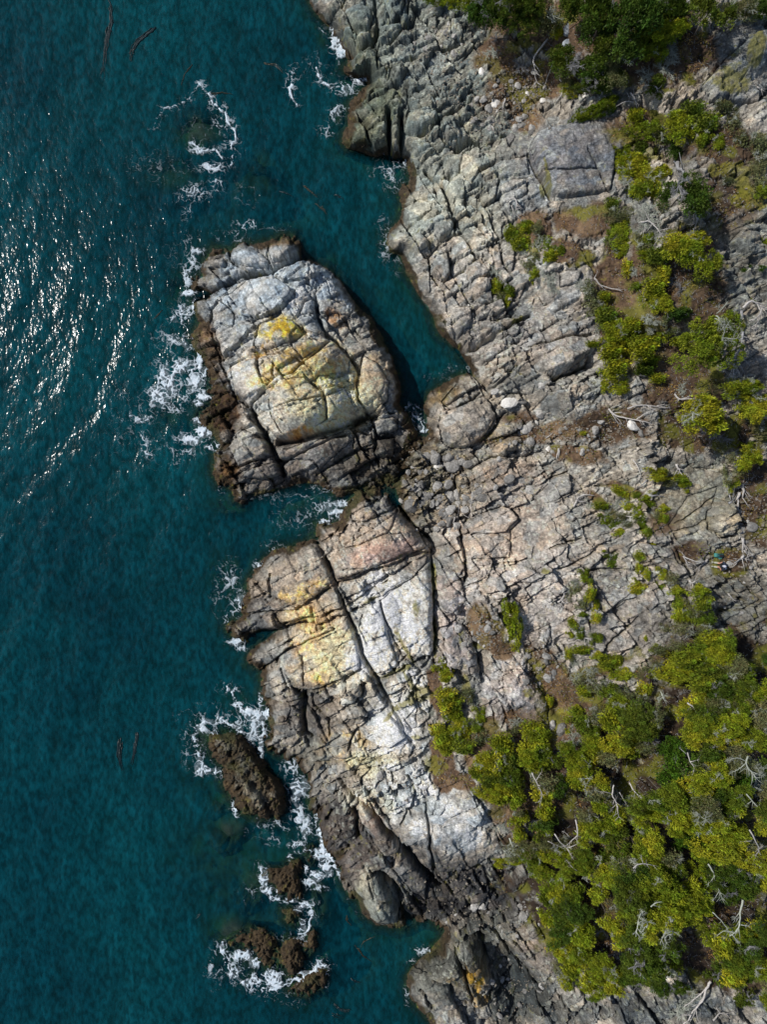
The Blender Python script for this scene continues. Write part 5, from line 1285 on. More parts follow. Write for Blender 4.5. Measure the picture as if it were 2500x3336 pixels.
veg(F_, [(700,110,60,45),(770,170,55,45),(550,210,60,50,'l',.4),(555,275,45,35,'o',.4),(640,250,55,50,'l',.5),(700,290,60,50,'o',.6),(790,290,60,50,'l',.6),(880,330,70,60,'l',.8),(905,250,50,50,'o',.7),(740,360,80,60,'o',.9),(490,380,45,35,'o',.3),(500,440,55,55,'o',.4),(560,480,60,60,'o',.7),(630,430,60,60,'l',.8),(690,460,70,60,'o',1.),
 (790,440,70,60,'o',1.2),(870,430,80,80,'o',1.5),(960,420,60,60,'l',1.2),(880,520,80,60,'o',1.5),(540,550,60,45,'l',.6),(640,590,80,60,'o',1.1),(590,520,50,40,'o',.8),(740,570,80,60,'o',1.4),(820,610,70,50,'o',1.5),(700,660,70,50,'l',1.3),(910,600,60,40,'l',1.5),
 (60,590,60,60,'o',.6),(50,690,70,60,'o',.8),(130,660,50,60,'o',.7),(110,770,70,60,'o',1.),(30,800,60,60,'o',.8),(60,880,70,50,'o',.8),(150,870,60,60,'o',.9),(250,510,70,55,'o',.6),(290,590,60,60,'o',.8),(220,600,50,60,'o',.7),(270,680,80,60,'o',1.),(350,690,50,50,'o',1.),
 (270,750,60,50,'l',1.),(330,800,70,50,'l',1.1),(320,880,70,60,'o',1.1),(400,820,50,50,'o',1.2),(480,620,75,55,'o',1.),(560,640,60,60,'o',1.1),(500,700,80,60,'o',1.3),(560,780,80,60,'o',1.4),(480,790,60,50,'o',1.2),(580,860,70,50,'l',1.4),(640,800,60,50,'o',1.4),
 (330,950,55,50,'o',1.),(150,960,50,30,'l',.5),(170,1030,50,50,'o',.5),(150,1100,40,40,'o',.4),(310,1020,55,50,'o',.9),(300,1090,60,50,'o',.9),(590,1000,80,50,'l',1.2),(560,1050,60,50,'o',1.2),(640,940,60,50,'o',1.4),(690,1060,80,60,'o',1.5),(640,1120,80,60,'o',1.5),(730,1110,60,60,'o',1.6),(720,990,50,50,'o',1.5),
 (110,1210,60,40,'l',.3),(140,1280,70,40,'o',.4),(210,1180,70,45,'l',.6),(260,1230,80,50,'o',.8),(350,1150,70,50,'l',.9),(380,1220,70,50,'o',1.),(270,1310,70,50,'o',.8),(340,1370,70,60,'o',1.),(420,1330,70,60,'o',1.3),(520,1200,60,50,'l',1.3),(590,1250,80,55,'o',1.6),(530,1310,70,50,'o',1.5),(640,1330,70,50,'o',1.8),
 (640,1440,60,60,'o',1.6),(390,1460,70,60,'o',1.2),(470,1450,60,60,'o',1.4),(340,1480,50,60,'o',.9),(500,1540,70,60,'o',1.6),(420,1560,80,60,'o',1.4),(340,1600,50,60,'o',1.),(400,1660,70,60,'o',1.4),(500,1640,80,60,'o',1.7),(560,1700,60,60,'o',1.8),(450,1760,70,70,'o',1.5),(540,1800,70,60,'o',1.7),(390,1740,50,50,'o',1.),
 (400,1850,40,80,'l',.8),(480,1870,60,60,'o',1.4),(430,1950,50,50,'o',1.),(640,1870,80,60,'o',1.8),(560,1900,60,50,'o',1.5),(700,1920,70,50,'o',1.8),(620,1990,70,45,'o',1.3),(730,1980,60,50,'o',1.5),(800,1920,80,60,'d',1.6),
 (740,1220,70,50,'o',2.),(860,1180,60,60,'o',2.2),(950,1170,70,60,'o',2.2),(820,1280,80,50,'l',2.),(920,1270,80,50,'o',2.2),(1040,1230,70,50,'l',2.2),(1060,1310,80,70,'o',2.4),(780,1370,80,70,'o',2.4),(880,1380,90,70,'o',2.8),(980,1390,80,70,'o',2.8),(1060,1420,70,60,'o',2.6),(800,1480,80,80,'o',2.6),
 (930,1560,190,140,'o',3.2),(1040,1620,90,90,'o',3.),(930,1740,150,140,'o',3.),(860,1660,80,80,'o',2.8),(970,1880,110,90,'o',2.6),(1000,1960,70,50,'d',2.),(710,1620,50,60,'o',1.6),(730,1690,50,60,'o',1.5),(720,1530,40,50,'l',1.4),
 (950,150,75,50,'l',.9),(1060,160,80,50,'o',1.),(1140,100,70,50,'o',1.1),(1230,60,80,50,'o',1.3),(1340,60,80,60,'o',1.4),(1250,140,80,60,'o',1.3),(1400,130,80,70,'l',1.4),(1480,180,60,50,'o',1.3),(1330,190,70,50,'o',1.4),(1230,230,70,50,'o',1.3),(1310,270,80,50,'o',1.6),(1420,270,90,60,'o',1.7),(1530,290,80,60,'o',1.6),
 (1600,260,50,60,'o',1.6),(1190,300,60,50,'o',1.2),(1130,380,50,50,'o',.9),(1160,450,70,60,'o',1.2),(1240,390,80,60,'o',1.5),(1340,370,80,60,'l',1.7),(1450,370,80,60,'o',1.8),(1550,380,70,50,'l',1.7),(1280,470,80,60,'o',1.7),(1380,460,80,60,'o',1.9),(1480,460,80,60,'o',1.9),(1580,460,60,60,'l',1.8),
 (1190,530,70,50,'o',1.3),(1300,550,90,60,'o',1.9),(1420,550,80,60,'o',2.),(1530,560,80,60,'o',1.9),(1240,620,70,50,'o',1.7),(1050,640,70,60,'g',1.),(1110,690,70,60,'g',1.1),(1050,750,70,60,'g',1.),(1420,760,70,60,'g',1.4),(1070,590,50,40,'g',.8),(1060,820,50,50,'g',1.),(1180,1120,80,50,'g',1.2),(1100,1130,50,40,'g',1.1),
 (1210,720,80,60,'l',1.7),(1310,690,70,60,'o',2.),(1410,640,80,50,'l',2.),(1320,790,90,70,'o',2.2),(1200,810,80,60,'o',1.9),(1180,880,90,60,'o',2.),(1300,870,80,60,'o',2.2),(1400,870,80,60,'o',2.2),(1240,960,100,70,'l',2.2),(1350,960,80,60,'o',2.2),(1440,960,60,60,'o',2.),(1200,1040,90,60,'o',2.),(1320,1040,70,50,'o',2.2),
 (1040,900,90,70,'o',2.),(950,920,90,60,'o',1.9),(880,990,80,60,'l',1.6),(980,1000,90,60,'o',2.),(1070,980,70,70,'o',2.),(1060,1060,60,40,'o',1.8),(870,1060,60,40,'o',1.6),(1500,720,80,60,'l',1.8),(1590,690,40,60,'o',1.8),(1560,960,70,60,'o',1.8),(1590,1040,50,50,'o',1.8),(1590,880,40,60,'l',1.6),
 (1330,1170,110,80,'o',2.2),(1240,1200,70,50,'o',2.),(1440,1130,70,60,'o',2.),(1200,1330,60,60,'o',2.),(1210,1420,60,60,'o',2.2),(1240,1490,60,60,'o',2.1),(1300,1400,50,50,'l',1.8),(1410,1340,90,70,'o',2.4),(1500,1370,90,80,'o',2.4),(1420,1450,80,60,'o',2.4),(1530,1250,80,60,'o',2.2),(1520,1170,50,70,'l',2.),(1590,1340,50,70,'o',2.2),
 (1270,1690,65,50,'o',2.),(1350,1720,70,60,'o',2.2),(1400,1800,80,70,'o',2.2),(1450,1690,80,60,'o',2.3),(1560,1640,70,60,'o',2.2),(1520,1760,80,70,'o',2.2),(1480,1850,80,60,'o',2.),(1380,1890,70,60,'o',1.8),(1320,1930,60,50,'d',1.5),(1450,1940,80,50,'o',1.6),(1560,1870,60,70,'o',2.),(1590,1960,40,70,'l',1.5),(1490,2070,45,50,'o',.8),(1600,2080,30,60,'o',1.),
 (1100,2010,50,30,'d',.6),(600,2060,40,25,'o',.3)])
for o, L in ((R_, [(640,120,90),(760,170,80),(560,480,60),(720,900,70),(650,860,60),(690,950,60),(250,960,50),(1020,30,50),(870,560,60,1),(960,620,80,1),(1520,880,80),(1480,950,60),(1620,780,60),(1380,1260,90,1),(1400,1150,60,1),(1180,1750,100,1),(1220,1830,80,1),(600,1490,50,1),(950,1460,60)]),
 (T_, [(1060,330,110),(1000,450,70),(100,420,70,1),(400,460,70),(760,1180,60),(880,1400,90),(960,1490,90),(780,620,70),(900,480,70),(130,1600,60),(1640,60,70),(-90,330,60),(-60,240,40,1),(-280,170,30)]),
 (M_, [(930,400,55),(1200,900,90),(1230,980,70),(820,850,60),(1130,650,70),(1440,970,70)]), (E_, [(180,620,60),(400,620,60),(330,700,60),(700,690,50),(640,880,60),(60,1280,60),(60,1960,50),(150,1760,60),(180,2000,60),(1060,1280,60),(1300,80,60,1),(1250,220,60),(540,1850,50),(620,1960,60)]),
 (B_, [(650,290,40),(640,350,35),(330,830,60),(440,940,60),(450,1000,50),(740,1110,60),(700,1240,40),(130,1060,50),(1240,700,50),(1160,800,60),(1290,760,60),(300,1170,40),(1160,660,40)]),
 (F_, [(480,570,60),(430,620,50),(280,770,60),(700,860,70),(730,950,60),(800,900,60),(560,1110,70),(130,1170,70),(70,1050,60),(400,1130,60),(1100,590,60),(1550,820,70),(1510,690,60),(1570,760,60),(1300,1330,60),(1330,1430,60),(1500,1110,60),(1550,1200,50),(1140,640,50),(850,1280,60),(1390,1650,60),(1100,2120,90),(1180,2060,70),(750,1760,60,1),(640,1640,60,1),(1000,300,40)])):
    for b in L: bare(o[0]+b[0]*o[2], o[1]+b[1]*o[2], b[2]*o[2], b[3] if len(b) > 3 else 0)

# ------------------------------------------------------------------ driftwood, snags and fallen trees
def wood(name, o, lines, label, cat, mt, r=3.2, lift=.06, twigs=4, arch=0.0, group='driftwood and dead branches'):
    """lines: first is the stem, the others its branches, in local photograph coordinates"""
    if lift > .7 and len(lines[0]) % 2: mt = M_TWIG
    if lift > .7: lift = lift*1.25+.9
    L0 = loc(*o, lines[0]); c = L0[len(L0)//2]
    P0 = at(*L0[0]); root = empty(name, P0)
    for k, ln in enumerate(lines):
        pts = loc(*o, ln)
        dense = []
        for (x0, y0), (x1, y1) in zip(pts[:-1], pts[1:]):
            n = max(2, int(math.hypot(x1-x0, y1-y0)/9))
            for i in range(n): dense.append((x0+(x1-x0)*i/n, y0+(y1-y0)*i/n))
        dense.append(pts[-1])
        m = len(dense)
        rr = r/PM*(.72 if k == 0 else .40)*(.72 if lift > .7 else 1)
        g0 = [zsurf(*q) for q in dense]
        gs = [max(g0[max(0, i-2):i+3]) for i in range(m)]
        W3 = [at(q[0], q[1], lift+rr+arch*math.sin(math.pi*i/max(1, m-1))) for i, q in enumerate(dense)]
        for i, w in enumerate(W3): w.z += gs[i]-g0[i]
        P = np.array([w-P0 for w in W3])
        if m > 4: P[1:-1] = (P[:-2]+2*P[1:-1]+P[2:])/4+(rng.random((m-2, 3))-.5)*rr*.8
        mb = MB().add(tube(P, rr, rr*.35, 6))
        for t in range(twigs if k < 4 else 1):
            i = rng.integers(m//3, m) if m > 3 else m-1
            d = P[min(m-1, i)]-P[max(0, i-2)]; d /= np.linalg.norm(d)+1e-9
            s = d+rng.normal(0, .8, 3)*np.array([1, 1, .3]); s[2] = abs(s[2])*.4; s /= np.linalg.norm(s)
            l = rr*rng.uniform(5, 12)
            mb.add(tube([P[i], P[i]+s*l*.5+rng.normal(0, .02, 3), P[i]+s*l], rr*.35, rr*.1, 3))
        link('stem' if k == 0 else 'branch', mb.mesh('stem' if k == 0 else 'branch', mt), root)
    tag(root, label, cat, group)
    return root
D1, D2 = M_DRIFT, M_DRIFTD
wood('driftwood_branch', R_, [[(490,1615),(560,1590),(650,1585),(740,1590),(800,1610),(862,1600)],[(650,1590),(690,1630),(740,1610)],[(740,1590),(790,1575),(840,1590)]], 'straight bleached driftwood branch lying just above the white boulder with driftwood', 'driftwood', D1, 3.8)
wood('driftwood_branch', R_, [[(345,1610),(400,1680),(520,1705),(600,1720),(685,1742)],[(350,1625),(385,1700),(430,1785)],[(362,1635),(420,1705),(447,1765)],[(560,1705),(640,1650),(735,1615)],[(380,1650),(430,1640),(470,1650)]], 'many-forked bleached driftwood branch wrapped round the white boulder at the left', 'driftwood', D1, 3.4)
wood('driftwood_branch', R_, [[(890,1490),(930,1540),(1000,1530),(1080,1570)],[(940,1535),(1000,1515),(1040,1490)],[(900,1560),(930,1540),(905,1510)],[(1000,1530),(1060,1535),(1110,1545)]], 'bleached forked snag at the top of the round bright shrub right of the white boulder', 'driftwood', D1, 3.8, arch=.3)
wood('driftwood_branch', R_, [[(220,530),(270,590),(370,620),(460,642)],[(220,530),(245,485)],[(270,590),(300,620)]], 'slim white curved branch lying on grey rock left of the shrub column', 'driftwood', D1, 3.2)
wood('fallen_tree', R_, [[(1440,800),(1430,900),(1420,1000),(1405,1150),(1370,1250),(1350,1370)],[(1325,835),(1380,795),(1420,800)],[(1405,1080),(1440,1130),(1450,1200)],[(1400,1150),(1340,1230),(1300,1290)],[(1390,1200),(1440,1260),(1460,1300)],[(1375,1240),(1350,1290),(1320,1380)],[(1420,1000),(1460,1040)],[(1370,1260),(1400,1320),(1410,1370)]], 'long fallen grey tree with bare branches beside the large round solo tree', 'fallen tree', D2, 5.5, .3, 10)
wood('fallen_tree', R_, [[(1450,780),(1520,715),(1590,760),(1650,800)],[(1590,760),(1560,850),(1500,900)],[(1560,840),(1540,930),(1480,960)],[(1600,770),(1640,750)],[(1545,880),(1480,890)]], 'bent pale snag arching above dead twigs at the right edge', 'fallen tree', D1, 5, .5, 8)
wood('leaning_tree', T_, [[(262,258),(230,300),(190,340),(168,390),(168,450),(185,520),(212,552)],[(190,520),(175,545)]], 'slender white trunk curving down the soil below a pale lichen tree at the top', 'bare trunk', D1, 4, .25)
wood('driftwood_branch', T_, [[(300,400),(280,450),(255,510),(232,585)]], 'thin straight grey pole on soil below the curving white trunk', 'driftwood', D1, 2.6)
wood('driftwood_branch', T_, [[(333,485),(340,570),(352,620),(310,662)]], 'thin bleached crooked stick at the left end of the dark shrubs', 'driftwood', D1, 3)
wood('driftwood_branch', T_, [[(765,630),(800,690),(830,715),(862,752),(892,778)],[(770,640),(760,590)],[(800,680),(740,670),(660,705)],[(790,640),(800,590)]], 'forked bleached branch above the upper right corner of the smooth slab', 'driftwood', D1, 3.6)
wood('driftwood_log', T_, [[(838,632),(900,608)]], 'short pale log right of the forked branch above the slab', 'log', D1, 4.5, .05, 1)
wood('driftwood_branch', T_, [[(868,570),(920,568),(962,576)],[(910,568),(940,530)]], 'bleached stick with one fork under the olive tree near the top', 'driftwood', D1, 3)
wood('driftwood_log', T_, [[(1062,52),(1190,12)]], 'thick grey log sticking out from dark trees at the top edge', 'log', D2, 8, .6, 0)
wood('driftwood_log', T_, [[(1075,1050),(1095,1100),(1112,1158)],[(1050,1045),(1080,1060)]], 'short grey brown stump lying by the shrubs right of the smooth slab', 'log', D2, 8, .05, 2)
wood('driftwood_branch', T_, [[(1150,1370),(1165,1440),(1172,1510)],[(1160,1380),(1195,1440),(1215,1510)],[(1150,1400),(1150,1450)]], 'pair of dark bare stems below the dark round shrub right of the slab', 'driftwood', D2, 4, .2)
wood('driftwood_branch', T_, [[(1582,568),(1606,582)]], 'tiny white stick on the rock dome at the upper right edge', 'driftwood', D1, 3)
wood('driftwood_branch', T_, [[(820,1440),(900,1420),(960,1470),(1000,1520)],[(900,1420),(850,1380)],[(960,1470),(1050,1450)],[(880,1425),(860,1500)],[(980,1500),(940,1560)]], 'tangle of pale bare branches below the dark round shrub, right of the brown soil', 'driftwood', D1, 3.2, .2, 8)
wood('driftwood_branch', M_, [[(888,362),(910,345),(945,352),(955,400),(940,430),(990,470)],[(900,360),(895,420)],[(920,380),(940,430),(930,470)],[(950,390),(1000,430)]], 'curly bleached branch on pale rock left of the small olive shrubs', 'driftwood', D1, 3.2, .15, 8)
wood('driftwood_branch', M_, [[(765,800),(800,840),(840,880),(880,930)],[(800,840),(850,830)],[(790,860),(770,890)]], 'twisted grey branch along the top of a small green shrub near the channel', 'driftwood', D1, 3, .1, 8)
wood('driftwood_branch', E_, [[(50,635),(85,565),(130,540),(180,538),(222,550)],[(80,590),(120,600),(150,600)],[(60,610),(90,640)]], 'bleached forked branch at the left of the striped olive shrubs', 'driftwood', D1, 3.2)
wood('driftwood_branch', E_, [[(390,712),(450,715),(510,725),(560,745)],[(430,712),(470,700)]], 'bleached stem across the middle of the striped olive shrubs', 'driftwood', D1, 3.4)
wood('driftwood_branch', E_, [[(690,552),(740,545),(800,552)]], 'slim grey stick between two small olive shrubs above the round rock plate', 'driftwood', D2, 3.2)
wood('driftwood_branch', E_, [[(515,255),(550,300),(580,345),(592,390)],[(540,290),(580,300)]], 'thin bare branch at the left end of the long low shrub', 'driftwood', D1, 2.5)
wood('driftwood_branch', E_, [[(645,415),(610,450),(575,480)],[(610,450),(590,440)]], 'brown dead stick below the left end of the long low shrub', 'driftwood', D2, 3)
wood('driftwood_log', E_, [[(892,288),(908,320),(920,352)]], 'stubby tan log standing above the long low shrub', 'log', D1, 5)
wood('driftwood_log', E_, [[(1462,452),(1458,510),(1450,565)],[(1430,470),(1462,455)]], 'upright pale log beside the grey lichen bush near the right edge', 'log', D1, 6.5)
wood('driftwood_log', E_, [[(1425,520),(1412,570),(1410,628)]], 'pale log parallel to and left of the upright log by the lichen bush', 'log', D1, 6.5)
wood('driftwood_log', E_, [[(1290,612),(1330,600),(1372,578)],[(1340,540),(1360,590)]], 'grey brown log lying across the top edge of the round rock plate', 'log', D2, 5)
wood('driftwood_log', E_, [[(1470,900),(1468,950),(1466,1005)],[(1468,1000),(1495,1035)]], 'straight grey log standing upright in the picture right above the seated person', 'log', D1, 6.5)
wood('driftwood_log', E_, [[(1182,1080),(1150,1115),(1105,1155)]], 'slanting pale tan log left of the seated person', 'log', D1, 5)
wood('driftwood_branch', E_, [[(965,1050),(990,1090),(1012,1145)],[(975,1060),(1060,1100),(1130,1095)],[(1000,1100),(1050,1120)],[(1000,1080),(960,1030),(940,1010)]], 'heap of thin grey dead branches left of the slanting log near the person', 'driftwood', D1, 3, .1, 10)
wood('driftwood_branch', E_, [[(1460,1045),(1430,1070),(1412,1095)],[(1440,1060),(1470,1070)]], 'short ragged grey root right of the teal backpack', 'driftwood', D1, 5, .05, 6)
wood('driftwood_branch', E_, [[(1000,1250),(1030,1280),(1060,1240),(1090,1285)],[(1020,1260),(1010,1290)],[(1060,1270),(1100,1300)]], 'curly white dead branches on the shrub tops just below the person', 'driftwood', D1, 3.4, .6, 8)
wood('driftwood_branch', E_, [[(1330,1360),(1370,1400),(1400,1430)],[(1370,1400),(1340,1395)]], 'thin pale stick on cracked flat rock below the person', 'driftwood', D1, 2.4)
wood('driftwood_branch', B_, [[(1040,250),(1070,235),(1078,195),(1085,165)],[(1070,235),(1100,270),(1110,230)],[(1050,245),(1080,280)]], 'twisted white root among gravel right of the lone cone shrub', 'driftwood', D1, 3.6, .1, 6)
wood('driftwood_branch', B_, [[(1180,515),(1220,500),(1270,510),(1280,540)],[(1100,545),(1140,540),(1180,520)],[(1220,500),(1230,540)],[(1250,505),(1260,545)]], 'curly bleached branches across the middle of the ring of shrubs', 'driftwood', D1, 3.4, .15, 8)
wood('driftwood_branch', B_, [[(640,668),(655,690),(680,692)]], 'small white stick on pink rock below the lone cone shrub', 'driftwood', D1, 3.5)
wood('driftwood_branch', B_, [[(160,685),(230,684)]], 'thin reddish stick at the top of the small shrub by the pale rock', 'driftwood', D1, 2)
wood('dead_tree', F_, [[(1472,1490),(1455,1560),(1450,1630),(1420,1670),(1385,1690)],[(1455,1560),(1430,1590)],[(1450,1630),(1500,1640)],[(1290,1555),(1340,1600),(1372,1645),(1390,1680)],[(1420,1670),(1350,1660),(1310,1690)],[(1400,1680),(1440,1730)]], 'pale forked snag near the lower right edge above olive crowns', 'dead tree', D1, 5, 2.6, 8)
wood('dead_tree', F_, [[(1265,1275),(1295,1320),(1310,1380),(1330,1430),(1350,1475)],[(1300,1350),(1270,1390)],[(1310,1390),(1360,1400)],[(1325,1430),(1300,1470)]], 'lichen grey drooping snag between olive crowns in the right middle of the wood', 'dead tree', M_TWIG, 4, 2.4, 14)
wood('dead_tree', F_, [[(1500,650),(1480,690),(1520,740),(1560,790)],[(1490,680),(1430,650),(1380,670)],[(1520,740),(1580,760)],[(1480,690),(1440,720),(1400,740)],[(1530,750),(1520,810)]], 'lichen grey snag with spread arms above the lower wood at the right edge', 'dead tree', M_TWIG, 4.5, 2.2, 14)
wood('dead_tree', F_, [[(1510,1080),(1520,1140),(1545,1190),(1530,1240)],[(1520,1140),(1470,1150)],[(1545,1190),(1590,1170)],[(1535,1220),(1500,1250)]], 'thin white snag in dark shade close to the right edge of the wood', 'dead tree', D1, 3.4, 2.2, 12)
wood('dead_tree', F_, [[(1490,870),(1540,930),(1600,980)],[(1520,910),(1490,930)],[(1560,950),(1570,900)],[(1590,850),(1540,830)]], 'bare grey branches over black shade at the right edge of the wood', 'dead tree', D1, 3.2, 1.8, 12)
wood('dead_tree', F_, [[(720,820),(705,870),(735,930),(745,1000)],[(705,870),(660,860)],[(735,930),(700,960)],[(750,860),(780,910),(800,940)]], 'pale drooping dead branches in the centre of the wood', 'dead tree', D1, 3.6, 1.6, 12)
wood('dead_tree', F_, [[(805,800),(830,850),(870,880),(880,900)],[(830,850),(860,860)]], 'short whitish forked branch beside the dark gap in the middle of the wood', 'dead tree', D1, 3.6, 1.6, 5)
wood('dead_tree', F_, [[(495,1020),(490,1080),(455,1110),(440,1150)],[(490,1080),(520,1120),(540,1170)],[(455,1110),(430,1090)],[(500,1150),(560,1160)]], 'arched bare branches over the brown hollow in the wood', 'dead tree', D1, 3.6, 1.1, 8)
wood('dead_tree', F_, [[(1150,630),(1160,680),(1190,720),(1170,760)],[(1160,680),(1200,670)],[(1145,640),(1110,610)]], 'white twig fork beside the bright green crowns in the wood', 'dead tree', D1, 3, 1.7, 8)
wood('dead_tree', F_, [[(830,1300),(850,1280),(890,1275),(950,1290)],[(890,1275),(880,1240)],[(850,1285),(840,1310)]], 'white crooked branch at the top of the biggest smooth crown', 'dead tree', D1, 3.2, 2.9, 8)
wood('dead_tree', F_, [[(935,1530),(960,1510),(1000,1500)],[(950,1520),(980,1530)]], 'small white twig fork lying on the biggest smooth crown', 'dead tree', D1, 2.6, 4.3, 6)
wood('dead_tree', F_, [[(240,745),(270,810),(300,870),(290,900)],[(270,810),(310,830)],[(260,780),(300,740)]], 'whitish drooping snag between the two left lobes of the wood', 'dead tree', D1, 3.4, 1.5, 10)
wood('dead_tree', F_, [[(370,1100),(400,1140),(440,1180),(520,1150)],[(330,1140),(380,1160)],[(440,1180),(470,1230)],[(500,1310),(470,1290),(440,1250)]], 'pale spread branches at the seaward edge of the wood', 'dead tree', D1, 3.4, 1.2, 14)
wood('dead_tree', F_, [[(110,1130),(130,1180),(160,1220)],[(130,1180),(90,1200)],[(130,1170),(170,1160)],[(70,1190),(110,1220)]], 'grey lichen branches overhanging the cliff at the left tip of the wood', 'dead tree', M_TWIG, 3.2, .4, 14)
wood('dead_tree', F_, [[(1285,1965),(1230,2050),(1160,2130),(1100,2180)],[(1270,1990),(1200,2050),(1120,2100)],[(1160,2130),(1100,2130)]], 'leaning bare pale poles crossing the rocks at the bottom right', 'dead tree', D1, 5, .6, 6)
wood('dead_tree', F_, [[(1290,2180),(1330,2135),(1380,2150)],[(1330,2135),(1310,2110)]], 'white forked stick on the rocks at the bottom edge right of the poles', 'driftwood', D1, 3.6, .2, 3)
wood('dead_tree', F_, [[(970,260),(990,300),(1010,320)],[(990,300),(960,310)]], 'curly white twigs at the left of the small grey rock clearing', 'dead tree', D1, 3, .8, 8)
wood('dead_tree', F_, [[(1140,335),(1170,355),(1190,375),(1225,372)]], 'pale curved branch over the right side of the small rock clearing', 'dead tree', D1, 4, .9, 5)
wood('driftwood_branch', C_, [[(750,1085),(770,1120),(760,1140)],[(845,1085),(850,1150),(835,1190)],[(800,1165),(835,1190),(860,1165)]], 'thin pale brown sticks at the mouth of the rubble gully', 'driftwood', M_DRIFT, 2.2, .05, 2)
wood('driftwood_branch', C_, [[(735,1180),(728,1210),(718,1240)]], 'short pale brown splinter below the sticks of the rubble gully', 'driftwood', M_DRIFT, 3, .05, 0)
wood('driftwood_log', C_, [[(1390,615),(1440,575)]], 'thin white stick right of the large white boulder', 'driftwood', D1, 2.4, .05, 0)
wood('driftwood_log', C_, [[(1390,445),(1424,425)]], 'small grey plank beside the rocks right of the large white boulder', 'driftwood', D1, 3, .05, 0)
wood('driftwood_log', C_, [[(1480,690),(1475,730),(1465,768)],[(1485,700),(1482,760)]], 'split pale plank standing on pebbles left of the path gully', 'driftwood', D1, 4.5, .05, 0)
wood('driftwood_branch', C_, [[(1590,1105),(1610,1060),(1658,1045)],[(1610,1065),(1600,1030)],[(1620,1060),(1658,1075)]], 'bleached branch fork on the tan rock right of the rubble gully', 'driftwood', D1, 3)
wood('driftwood_log', N_, [[(1452,648),(1430,715)]], 'short white stick right of the white triangular boulder', 'driftwood', D1, 4, .05, 2)

# ------------------------------------------------------------------ boulders and loose stones
def stone_mesh(seed, sub=2, planes=9, sq=.62):
    g = np.random.default_rng(seed); bm = bmesh.new(); bmesh.ops.create_icosphere(bm, subdivisions=sub, radius=1)
    N = g.normal(0, 1, (planes, 3)); N /= np.linalg.norm(N, axis=1)[:, None]; Dd = g.uniform(.55, .85, planes)
    for v in bm.verts:
        p = np.array(v.co)
        for n, d in zip(N, Dd):
            t = p@n-d
            if t > 0: p = p-n*t*.93
        p *= np.array([1.2, 1.2, sq*1.2]); v.co = p
    me = bpy.data.meshes.new('stone'); bm.to_mesh(me); bm.free()
    return me
def stones_bank(mt, seeds, sub=2, planes=9, smooth=False):
    L = []
    for s in seeds:
        m = stone_mesh(s, sub, planes); m.materials.append(mt)
        if smooth: m.polygons.foreach_set('use_smooth', [True]*len(m.polygons))
        L.append(m)
    return L
SG = stones_bank(M_STONE, range(100, 110)); SW = stones_bank(M_WHITE, range(120, 124), 2, 9, False); SB = stones_bank(M_BLUEROCK, range(130, 133), 3, 8)
def stone(px, py, rx, ry, rot_, bankk, name, label=None, cat='boulder', group=None, tallf=1.0):
    p = at(px, py, 0); r = 1/PM*(H-p.z)/H
    o = link(name, random.choice(bankk), None, (p.x, p.y, p.z+.16*min(rx, ry)*r*tallf), (random.uniform(-.15, .15), random.uniform(-.15, .15), -math.radians(rot_)), (rx*r, ry*r, min(rx, ry)*r*tallf))
    tag(o, label, cat, group); return o
